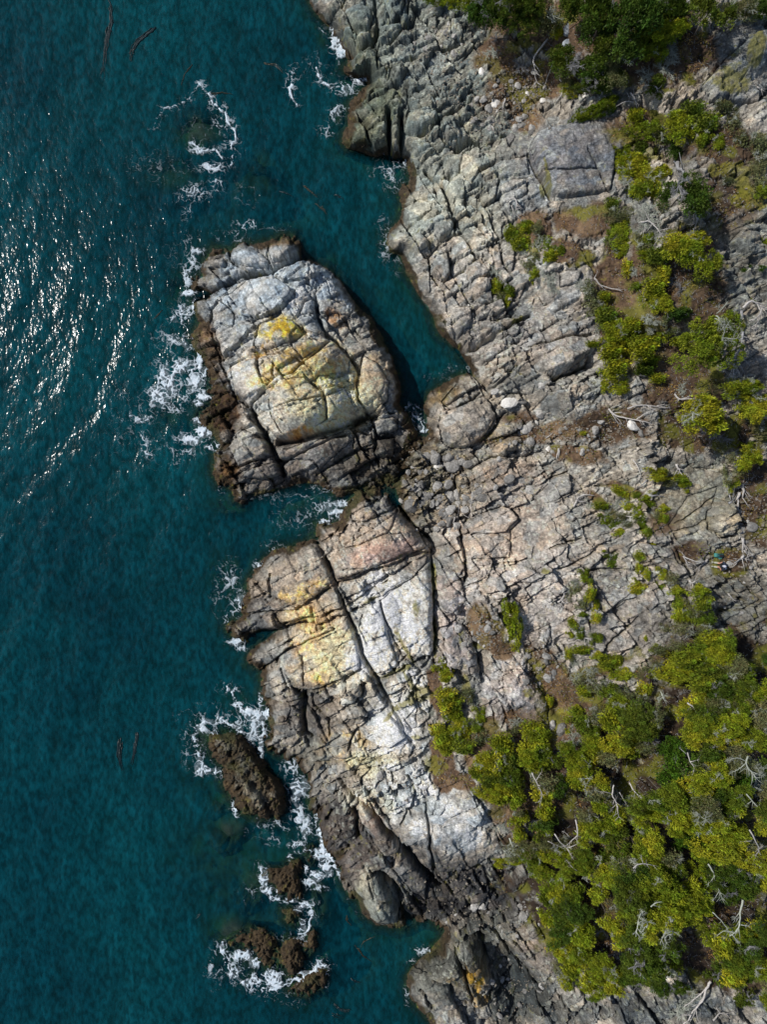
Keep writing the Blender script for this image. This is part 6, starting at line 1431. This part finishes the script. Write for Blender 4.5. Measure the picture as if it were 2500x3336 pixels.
for row in [(1657,1313,25,17,-10,SW,'large smooth white boulder on the rock above the rubble gully'),(2062,1384,24,17,25,SW,'white boulder lying among bleached driftwood branches'),(1748,1380,8,12,15,SW,'small white upright boulder right of the large white boulder'),
 (1786,1465,8,11,0,SW,'small white round stone standing in pebbles left of the split plank'),(1427,1521,13,11,0,SW,'round cream boulder in the upper part of the rubble gully'),(1571,236,10,13,0,SW,'round white boulder at the foot of the upper soil slope'),(1618,338,15,14,20,SW,'white triangular boulder in the middle of the upper gravel slope'),
 (1720,305,9,9,0,SW,'small white boulder nearest right of the white triangular boulder'),(1769,329,9,8,0,SW,'white pebble-like boulder below the thin pole on soil'),(1849,105,13,24,8,SB,'tall blue grey boulder standing among the trees at the top'),(1848,150,15,15,20,SB,'lower blue grey boulder touching the foot of the tall one'),
 (1908,318,12,17,10,SW,'pale slab-shaped boulder at the right end of the dark shrubs'),(1689,281,12,11,0,SG,'grey boulder left of the small white boulders on the gravel'),(1537,347,9,12,0,SG,'upper of two grey upright stones left of the white triangular boulder'),(1553,332,8,12,15,SG,'grey upright stone touching its twin left of the triangular boulder'),
 (2089,1412,10,14,0,SG,'dark grey boulder just below right of the driftwood boulder'),(1961,1374,12,9,0,SG,'grey boulder left of the driftwood boulder'),(1735,422,14,15,0,SG,'angular grey boulder by the left corner of the smooth slab'),(1733,432,10,12,0,SG,'dark upright boulder below the angular one by the smooth slab'),
 (1665,455,14,22,10,SG,'large grey boulder left of the smooth slab'),(1680,420,12,14,0,SG,'grey boulder above the large grey boulder left of the slab'),(1738,350,10,10,0,SG,'grey stone on the gravel just below the white triangular boulder row'),(1711,383,11,10,0,SG,'round grey stone on the gravel above the slab corner'),
 (1624,1498,9,9,0,SG,'small round pale stone above the right part of the rubble gully'),(1475,1515,22,22,0,SG,'dark angular boulder at the top of the rubble gully'),(1420,1495,18,18,10,SG,'dark boulder with flat top beside the channel end'),(1470,1622,18,20,0,SG,'large dark round boulder in the middle of the rubble gully'),
 (1452,1565,8,16,10,SG,'upright green grey boulder above the large dark round one'),(1420,1585,9,17,0,SG,'tall pale boulder left of the upright green grey one'),(1345,1590,15,12,0,SG,'brown boulder at the left side of the rubble gully'),(1311,1630,10,10,0,SG,'round pale boulder at the lower left of the rubble gully'),
 (1340,1650,26,22,0,SG,'broad brown boulder in the lower rubble gully'),(1400,1665,16,15,0,SG,'grey block in the lower rubble gully right of the broad brown boulder'),(1427,1722,12,13,0,SG,'square dark block below the rubble gully'),(1514,1660,13,11,0,SG,'pale round boulder right of the rubble gully'),(1575,1622,26,14,-10,SG,'wide pinkish boulder right of the rubble gully'),
 (1565,1600,20,12,-15,SG,'upper pinkish boulder touching the wide one'),(1728,1440,16,14,0,SG,'blocky brown boulder above the small white round stone'),(1725,1390,10,18,10,SG,'reddish upright boulder beside the small white upright boulder'),(1760,1350,16,14,0,SG,'pink grey boulder above the small white upright boulder'),(1700,1308,18,10,0,SG,'flat grey boulder touching the right side of the large white boulder'),
 (1768,1260,20,11,0,SG,'striped flat grey boulder above the pink grey boulder'),(1613,1280,14,13,0,SG,'dark grey boulder left above the large white boulder'),(1728,1447,14,12,0,SG,'grey boulder on gravel at the head of the gully path'),(1800,2363,11,18,0,SG,'grey oval boulder in the gully right of the cracked rock hump'),(1829,2378,18,22,20,SG,'large pale grey boulder at the foot of the gully shrubs'),
 (1615,2010,13,9,0,SG,'pale boulder left of the lone cone shaped shrub'),(1566,2062,11,11,0,SG,'mossy grey boulder on the brown soil left of the cone shaped shrub'),(1690,1972,7,8,0,SW,'small white stone above the lone cone shaped shrub'),(1540,1958,14,12,0,SG,'rounded white grey boulder in the joint left of the gravel'),(1785,2210,18,12,35,SG,'long pale boulder on the gravel above the ring of shrubs'),
 (1568,3062,9,7,0,SW,'small pale round boulder on top of the dark rock at the bottom'),(1240,2478,0.1,0.1,0,SG,None),(2380,1345,0.1,.1,0,SG,None),(1936,2310,14,10,0,SG,'pale squared stone in the gully above the wood'),(2418,1725,11,13,10,SG,'pale stone at the right of the round pale rock plate'),(2445,1715,18,16,0,SG,'flat grey stone right of the round pale rock plate')]:
    if row[6]: stone(row[0], row[1], row[2], row[3], row[4], row[5], 'boulder', row[6], 'boulder', None)
AREAS = [(1440,1580,100,90,'rubble gully between the islet and the headland',60),(1420,1680,70,60,'rubble gully between the islet and the headland',28),(1620,1600,110,40,'pale rock right of the rubble gully',22),(1690,1420,60,50,'pebbly hollow right of the large white boulder',16),(1620,390,90,55,'gravel slope left of the smooth slab',26),(1430,120,70,60,'ledges under the upper trees',18),
 (1700,290,90,60,'upper gravel slope',18),(1560,2030,70,90,'gravel joint left of the cone shaped shrub',22),(1760,2160,70,70,'gravel gully above the ring of shrubs',22),(1620,3000,140,60,'dark bouldery gully at the bottom',26),(1680,3240,90,90,'shadowed boulders at the bottom',20),(1880,1440,130,40,'pebbly path above the tan rock',18),(2420,1760,60,80,'stony soil right of the round pale rock plate',14),(1280,2560,110,50,'cracked pale rock above the seaward cliff',10),(2350,1950,90,80,'flat cracked rock below the person',6)]
for (x, y, rx, ry, t, n) in AREAS:
    for i in range(n):
        a = random.uniform(0, 6.28); q = math.sqrt(random.random())
        px, py = x+rx*q*math.cos(a)*1.2, y+ry*q*math.sin(a)*1.2
        if zsurf(px, py) < .15: continue
        s = random.choice([5, 6, 6, 7, 8, 9, 11, 14])*(1.25 if 'rubble' in t else 1)
        stone(px, py, s, s*random.uniform(.6, .95), random.uniform(0, 180), SG, 'loose_stone', ('large' if s > 9 else 'small' if s < 7 else 'medium')+' grey angular loose stone in the '+t, 'stone', 'loose stones in the '+t)
# gravel : small stones past counting, one object
g = np.random.default_rng(5)
cube = np.array([(-1,-1,-1),(1,-1,-1),(1,1,-1),(-1,1,-1),(-1,-1,1),(1,-1,1),(1,1,1),(-1,1,1)], float)*.6
cf = np.array([(4,5,6,7),(0,1,5,4),(1,2,6,5),(2,3,7,6),(3,0,4,7)])
pos = []
for (x, y, rx, ry, s) in RUBBLE+[(1740,300,130,60,.8),(1640,350,120,60,.8),(1850,1420,180,40,.8),(1760,2150,70,90,.8),(1570,2040,60,80,.8),(2200,1500,150,60,.4),(2050,1380,120,60,.5),(2430,1800,70,140,.5),(2300,700,150,150,.3)]:
    n = int(rx*ry*s/22)
    pos.append(np.stack([x+rx*g.normal(0, .62, n), y+ry*g.normal(0, .62, n)], 1))
pos = np.concatenate(pos).astype(f32)
zz = bil(AX, AY, Z, pos[:, 0], pos[:, 1]); ok = zz > .2; pos = pos[ok]; zz = zz[ok]
hk = (H-bil(AX, AY, HMACRO, pos[:, 0], pos[:, 1]))/H
cen = np.stack([(pos[:, 0]-1250)/PM*hk, (1668-pos[:, 1])/PM*hk, zz], 1)
n = len(cen); sz = g.choice([.03, .04, .05, .06, .08, .11], n)
an = g.uniform(0, 6.28, n); sc3 = g.uniform(.6, 1.2, (n, 1, 3))
V = cube[None]*sc3+g.normal(0, .16, (n, 8, 3)); V *= sz[:, None, None]
ca, sa = np.cos(an)[:, None], np.sin(an)[:, None]
V = np.stack([V[..., 0]*ca-V[..., 1]*sa, V[..., 0]*sa+V[..., 1]*ca, V[..., 2]*.8], -1)+cen[:, None]+np.array([0, 0, .015])
F = (cf[None]+8*np.arange(n)[:, None, None]).reshape(-1, 4)
gv = mesh_np('gravel', V.reshape(-1, 3), F, M_STONE2, smooth=False)
tag(gv, 'scattered pebbles and small stones on soil and in rock joints', kind='stuff')
# dry litter : little pale twigs lying on the soil
pos = []
for (x, y, rx, ry, r_, s) in SOIL:
    n = int(rx*ry*s/75); pos.append(np.stack([x+rx*g.normal(0, .55, n), y+ry*g.normal(0, .55, n)], 1))
pos = np.concatenate(pos).astype(f32); zz = bil(AX, AY, Z, pos[:, 0], pos[:, 1]); hk = (H-bil(AX, AY, HMACRO, pos[:, 0], pos[:, 1]))/H
cen = np.stack([(pos[:, 0]-1250)/PM*hk, (1668-pos[:, 1])/PM*hk, zz+.04], 1); n = len(cen)
an = g.uniform(0, 6.28, n); L = g.uniform(.04, .17, n); d = np.stack([np.cos(an)*L, np.sin(an)*L, g.normal(0, .03, n)], 1); w = np.stack([-np.sin(an), np.cos(an), 0*an], 1)*.014
V = np.stack([cen-d-w, cen-d+w, cen+d*1.0, cen+np.array([0, 0, .025])], 1)
F = (np.array([(0, 3, 1), (1, 3, 2), (2, 3, 0)])[None]+4*np.arange(n)[:, None, None]).reshape(-1, 3)
lt = mesh_np('twig_litter', V.reshape(-1, 3), F, M_DRIFTD, smooth=False)
tag(lt, 'dry pale twigs littering the soil under the shrubs', kind='stuff')
# low ground growth : grass tufts and heather on the soil
pos = []
for (x, y, rx, ry, r_, s) in SOIL:
    if x < 1550 and y < 2200: continue
    n = int(rx*ry*s/6.5); pos.append(np.stack([x+rx*g.normal(0, .6, n), y+ry*g.normal(0, .6, n)], 1))
pos = np.concatenate(pos).astype(f32)
gm = (vnoise(pos[:, 0], pos[:, 1], 40, 5)*.6+vnoise(pos[:, 0], pos[:, 1], 14, 8)*.4) > .55
pos = pos[gm]; zz = bil(AX, AY, Z, pos[:, 0], pos[:, 1]); hk = (H-bil(AX, AY, HMACRO, pos[:, 0], pos[:, 1]))/H
ok = (pos[:, 0] < 2620) & (pos[:, 1] > -60) & (pos[:, 1] < 3400) & (bil(AX, AY, soilm, pos[:, 0], pos[:, 1]) > .35); pos = pos[ok]; zz = zz[ok]; hk = hk[ok]
cen = np.stack([(pos[:, 0]-1250)/PM*hk, (1668-pos[:, 1])/PM*hk, zz], 1); n = len(cen)
tip = cen+g.normal(0, .05, (n, 3))+np.array([0, 0, .10]); an = g.uniform(0, 6.28, n); w = np.stack([np.cos(an), np.sin(an), 0*an], 1)*.035
V = np.stack([cen-w, cen+w, tip], 1); F = np.arange(3*n).reshape(-1, 3)
tn = .5+vnoise(pos[:, 0], pos[:, 1], 60, 3)
hue = vnoise(pos[:, 0], pos[:, 1], 35, 15)
cA = np.array(lin((92, 96, 30))); cB = np.array(lin((140, 110, 70)))
cc = (cA+(cB-cA)*np.clip((hue-.35)*3, 0, 1)[:, None])*tn[:, None]*g.uniform(.6, 1.3, n)[:, None]
grs = mesh_np('grass', V.reshape(-1, 3), F, M_MOSS, None, np.concatenate([cc, np.ones((n, 1))], 1).repeat(3, 0), smooth=False)
tag(grs, 'short olive and straw coloured grass and heather on the soil', kind='stuff')
print('gravel', len(gv.data.polygons), 'litter', len(lt.data.polygons), 'grass', n)

# ------------------------------------------------------------------ kelp floating on the sea
O0 = (0, 0, .603)
KELP = [(O0, [(592,10),(600,110),(575,200),(562,300),(548,420)], 9, 0, 'long dark kelp streamer drifting at the top left'), (O0, [(838,150),(790,190),(735,235),(708,280),(712,340)], 7, 0, 'dark bent kelp streamer right of the long one at the top left'),
 (O0, [(1430,350),(1490,355),(1530,400)], 3.2, 1, 'small forked kelp strand left of the thin foam curl near the top'), (O0, [(1040,355),(1000,400),(980,460)], 3, 1, 'faint kelp strand above the foam ring'), (O0, [(1120,515),(1200,500),(1260,512)], 3, 1, 'kelp strand at the top of the foam ring'),
 (N_, [(30,1220),(70,1230),(108,1247)], 4, 0, 'left one of four short kelp strands in the channel mouth'), (N_, [(178,1180),(210,1210),(262,1252)], 4, 1, 'kelp strand with tan tip in the channel mouth'), (N_, [(250,1298),(290,1325),(325,1370)], 3.5, 1, 'lowest of the kelp strands in the channel mouth'), (N_, [(368,1243),(400,1250),(430,1265)], 4, 0, 'right one of four short kelp strands in the channel mouth'),
 (N_, [(-10,415),(20,440),(45,468)], 4, 0, 'short dark kelp strand left of the upper headland foam'), (S_, [(355,1130),(352,1165),(382,1192)], 3, 1, 'small tan kelp curl off the tip of the lower headland'), (S_, [(532,1264),(480,1285),(450,1310),(440,1338)], 3.2, 1, 'tan arched kelp strand in the lower bay'),
 (S_, [(402,1320),(430,1350),(455,1390),(512,1426)], 3.2, 1, 'tan kelp strand trailing below the arched one in the lower bay'), (S_, [(378,1530),(405,1550),(438,1560)], 4, 0, 'dark kelp strand in the lower bay'), (S_, [(270,1690),(310,1730),(345,1738),(382,1730)], 5, 0, 'upper dark kelp strand near the bottom edge'), (S_, [(255,1750),(290,1768),(335,1780)], 4, 0, 'lower dark kelp strand near the bottom edge'),
 ((0,0,1), [(395,2400),(388,2460),(400,2510)], 6, 0, 'left of two dark kelp streaks in the lower left sea'), ((0,0,1), [(447,2385),(440,2440),(430,2490)], 5, 0, 'right of two dark kelp streaks in the lower left sea'), ((0,0,1), [(640,2990),(655,2975)], 4, 0, 'tiny dark kelp scrap in the lower left sea'), ((0,0,1), [(530,1010),(500,1040)], 3, 1, 'small brown kelp strand in the glitter left of the islet')]
for o, ln, w, tan, lb in KELP:
    P = loc(*o, ln); mb = MB(); p0 = ((P[0][0]-1250)/PM, (1668-P[0][1])/PM)
    dense = [(a[0]+(b[0]-a[0])*t/5, a[1]+(b[1]-a[1])*t/5) for a, b in zip(P[:-1], P[1:]) for t in range(5)]+[P[-1]]
    for s in range(4+int(w > 4)*9):
        off = rng.normal(0, w*.55 if s else 0, 2)
        k0 = rng.integers(0, max(1, len(dense)//2)) if s else 0; k1 = rng.integers(len(dense)//2+2, len(dense)+1) if s else len(dense)
        q = np.array(dense[k0:k1])+off+rng.normal(0, w*.25, (k1-k0, 2))
        if len(q) < 3: continue
        wx_, wy_ = (q[:, 0]-1250)/PM, (1668-q[:, 1])/PM
        zq = wave(wx_.astype(f32), wy_.astype(f32))*.5+.02
        mb.add(tube(np.stack([wx_-p0[0], wy_-p0[1], zq], 1), (.022+.006*w*rng.random()), .012, 4))
    o_ = link('kelp_strand', mb.mesh('kelp_strand', M_KELPT if tan else M_KELP), None, (p0[0], p0[1], 0)); tag(o_, lb, 'kelp', 'kelp strands floating on the sea')

# ------------------------------------------------------------------ person and backpack
def skin(name, pts, edges, radii, mt, parent, sub=2, root=0):
    me = bpy.data.meshes.new(name); me.from_pydata(pts, edges, []); o = bpy.data.objects.new(name, me); COL.objects.link(o); o.parent = parent
    m = o.modifiers.new('skin', 'SKIN'); m.use_smooth_shade = True
    for i, r in enumerate(radii):
        me.skin_vertices[0].data[i].radius = (r, r) if not isinstance(r, tuple) else r
        me.skin_vertices[0].data[i].use_root = i == root
    s = o.modifiers.new('sub', 'SUBSURF'); s.levels = sub; s.render_levels = sub
    me.materials.append(mt); return o
def flat(name, c, rough=.8):
    m, nt, b = mat(name, rough); f = noise(nt, 30, 3)
    nt.links.new(ramp(nt, f, [(.3, tuple(v*.8 for v in c)), (.7, tuple(min(1, v*1.15) for v in c))]), b.inputs['Base Color']); return m
M_SKIN = flat('skin', (.50, .25, .17)); M_NAVY = flat('navy jacket cloth', (.012, .018, .035)); M_DARKT = flat('dark grey trousers cloth', (.03, .035, .04)); M_KHAKI = flat('pale khaki cloth', (.30, .30, .24)); M_CAP = flat('pale cap cloth', (.42, .43, .50)); M_HAIR = flat('brown hair', (.05, .03, .02))
M_BLUEW = flat('light blue panel cloth', (.20, .26, .32)); M_TEAL = flat('teal pack cloth', (.015, .09, .09)); M_TEALL = flat('light teal pack cloth', (.05, .20, .18)); M_BLACK = flat('black webbing', (.01, .012, .015)); M_SHOE = flat('boot leather', (.08, .06, .05))
pp = at(2357, 1845, 0)
hum = empty('person', (pp.x, pp.y, zsurf(2357, 1845)-.02), math.radians(-12))
# seated on the ground facing -x, knees drawn up a little, leaning forward
J = dict(pel=(0, 0, .14), sp1=(-.02, 0, .32), chest=(-.10, 0, .50), neck=(-.17, 0, .62), head0=(-.20, 0, .68), head1=(-.24, 0, .80),
 hipL=(-.02, .11, .13), kneeL=(-.40, .15, .34), ankL=(-.66, .13, .09), toeL=(-.80, .14, .06), hipR=(-.02, -.11, .13), kneeR=(-.38, -.14, .30), ankR=(-.62, -.14, .09), toeR=(-.76, -.16, .06),
 shL=(-.11, .19, .53), elL=(-.20, .27, .32), haL=(-.38, .14, .36), shR=(-.11, -.19, .53), elR=(-.16, -.30, .33), haR=(-.36, -.10, .38))
def sk(name, names, edges, radii, mt, root=0, sub=2): return skin(name, [J[n] for n in names], [(names.index(a), names.index(b)) for a, b in edges], radii, mt, hum, sub, root)
n_ = ['pel', 'sp1', 'chest', 'neck', 'head0', 'hipL', 'kneeL', 'ankL', 'hipR', 'kneeR', 'ankR', 'shL', 'elL', 'haL', 'shR', 'elR', 'haR']
sk('body', n_, [('pel','sp1'),('sp1','chest'),('chest','neck'),('neck','head0'),('pel','hipL'),('hipL','kneeL'),('kneeL','ankL'),('pel','hipR'),('hipR','kneeR'),('kneeR','ankR'),('chest','shL'),('shL','elL'),('elL','haL'),('chest','shR'),('shR','elR'),('elR','haR')],
   [.13,.125,.13,.055,.06,.085,.055,.04,.085,.055,.04,.06,.042,.03,.06,.042,.03], M_SKIN)
sk('jacket', ['pel','sp1','chest','neck','shL','elL','shR','elR'], [('pel','sp1'),('sp1','chest'),('chest','neck'),('chest','shL'),('shL','elL'),('chest','shR'),('shR','elR')], [.17,.165,.165,.08,.085,.065,.085,.065], M_NAVY)
sk('trousers', ['pel','hipL','kneeL','hipR','kneeR'], [('pel','hipL'),('hipL','kneeL'),('pel','hipR'),('hipR','kneeR')], [.16,.11,.085,.11,.085], M_DARKT)
sk('trouser_cuff', ['kneeL','ankL'], [('kneeL','ankL')], [.078,.07], M_KHAKI); sk('trouser_cuff', ['kneeR','ankR'], [('kneeR','ankR')], [.078,.07], M_KHAKI)
sk('boot', ['ankL','toeL'], [('ankL','toeL')], [.06,.05], M_KHAKI); sk('boot', ['ankR','toeR'], [('ankR','toeR')], [.06,.05], M_KHAKI)
for sgn, hnd in ((1, 'haL'), (-1, 'haR')):
    hx = Vector(J[hnd]); pts = [tuple(hx), tuple(hx+Vector((-.07, 0, -.005)))]; ed = [(0, 1)]; ra = [.026, .03]
    for k in range(4):
        b_ = hx+Vector((-.085, (k-1.5)*.02, -.005)); m_ = b_+Vector((-.035+.004*abs(k-1.5), (k-1.5)*.004, -.012)); t_ = m_+Vector((-.02, 0, -.028)); i0 = len(pts)
        pts += [tuple(b_), tuple(m_), tuple(t_)]; ed += [(1, i0), (i0, i0+1), (i0+1, i0+2)]; ra += [.009, .008, .007]
    i0 = len(pts); b_ = hx+Vector((-.03, -sgn*.03, .0)); pts += [tuple(b_), tuple(b_+Vector((-.035, -sgn*.015, -.01)))]; ed += [(0, i0), (i0, i0+1)]; ra += [.011, .009]
    skin('hand', pts, ed, ra, M_SKIN, hum, 1)
bm = bmesh.new(); bmesh.ops.create_uvsphere(bm, u_segments=20, v_segments=14, radius=1)
for v in bm.verts:
    x, y, z_ = v.co
    s = 1-.18*max(0, -z_)
    v.co = (x*.095*s, y*.078*s, z_*.118)
    if x < -.8 and abs(y) < .22 and -.35 < z_ < .1: v.co.x -= .02*(1-abs(y)*4)
me = bpy.data.meshes.new('head'); bm.to_mesh(me); bm.free(); me.polygons.foreach_set('use_smooth', [True]*len(me.polygons)); me.materials.append(M_SKIN)
hd = link('head', me, hum, (-.235, 0, .775), (0, -.35, 0))
for sy_ in (-1, 1):
    me = stone_mesh(3, 1, 0, 1); me.materials.append(M_SKIN); link('ear', me, hd, (0, sy_*.078, -.01), (0, 0, 0), (.012, .007, .022))
    me = stone_mesh(4, 1, 0, 1); me.materials.append(M_BLACK); link('eye', me, hd, (-.082, sy_*.03, .012), (0, 0, 0), (.006, .009, .006))
me = stone_mesh(5, 1, 0, 1); me.materials.append(M_HAIR); link('mouth', me, hd, (-.084, 0, -.05), (0, 0, 0), (.004, .02, .005))
bm = bmesh.new(); bmesh.ops.create_uvsphere(bm, u_segments=20, v_segments=12, radius=1)
for v in bm.verts:
    x, y, z_ = v.co
    v.co = (x*.108, y*.09, max(z_, 0)*.10+.03+min(z_, 0)*.01)
    if x < -.55 and z_ <= .15: v.co.x -= .07*(1-abs(y)); v.co.z -= .005
me = bpy.data.meshes.new('cap'); bm.to_mesh(me); bm.free(); me.polygons.foreach_set('use_smooth', [True]*len(me.polygons)); me.materials.append(M_CAP); link('cap', me, hum, (-.235, 0, .80), (0, -.35, 0))
me = stone_mesh(8, 2, 0, .5); me.materials.append(M_BLUEW); link('shoulder_panel', me, hum, (-.05, -.12, .58), (.3, 0, .3), (.08, .05, .07))
tag(hum, 'person seated on the ground in a dark jacket with pale cap and khaki trouser legs', 'person')
bp = at(2345, 1810, 0); pk = empty('backpack', (bp.x, bp.y, zsurf(2345, 1810)), math.radians(-4))
def rbox(name, sx_, sy_, sz_, loc_, mt, bev=.06, taper=.85):
    bm = bmesh.new(); bmesh.ops.create_cube(bm, size=1)
    for v in bm.verts: v.co = (v.co.x*sx_, v.co.y*sy_*(taper if v.co.x > 0 else 1), v.co.z*sz_*(taper if v.co.x > 0 else 1))
    bmesh.ops.bevel(bm, geom=bm.edges[:], offset=bev, segments=3, affect='EDGES', profile=.6)
    me = bpy.data.meshes.new(name); bm.to_mesh(me); bm.free(); me.polygons.foreach_set('use_smooth', [True]*len(me.polygons)); me.materials.append(mt); return link(name, me, pk, loc_)
rbox('pack_body', .50, .30, .24, (0, 0, .12), M_TEAL, .08); rbox('top_lid', .20, .28, .20, (-.28, .02, .13), M_TEALL, .07, 1); rbox('front_pocket', .26, .20, .08, (.06, 0, .25), M_BLACK, .03)
rbox('side_pocket', .22, .08, .14, (.05, -.18, .09), M_TEALL, .03)
for sy_ in (-.07, .07):
    mb = MB().add(tube([(-.2, sy_, .24), (-.05, sy_, .27), (.12, sy_, .25), (.24, sy_*1.5, .14)], .016, .012, 6)); link('strap', mb.mesh('strap', M_BLACK), pk)
mb = MB().add(tube([(.28, -.02, .08), (.40, -.10, .03), (.46, -.02, .03)], .014, .012, 6)); link('strap', mb.mesh('strap', M_BLACK), pk)
tag(pk, 'teal backpack lying on the soil above the seated person', 'backpack')
write_labels()
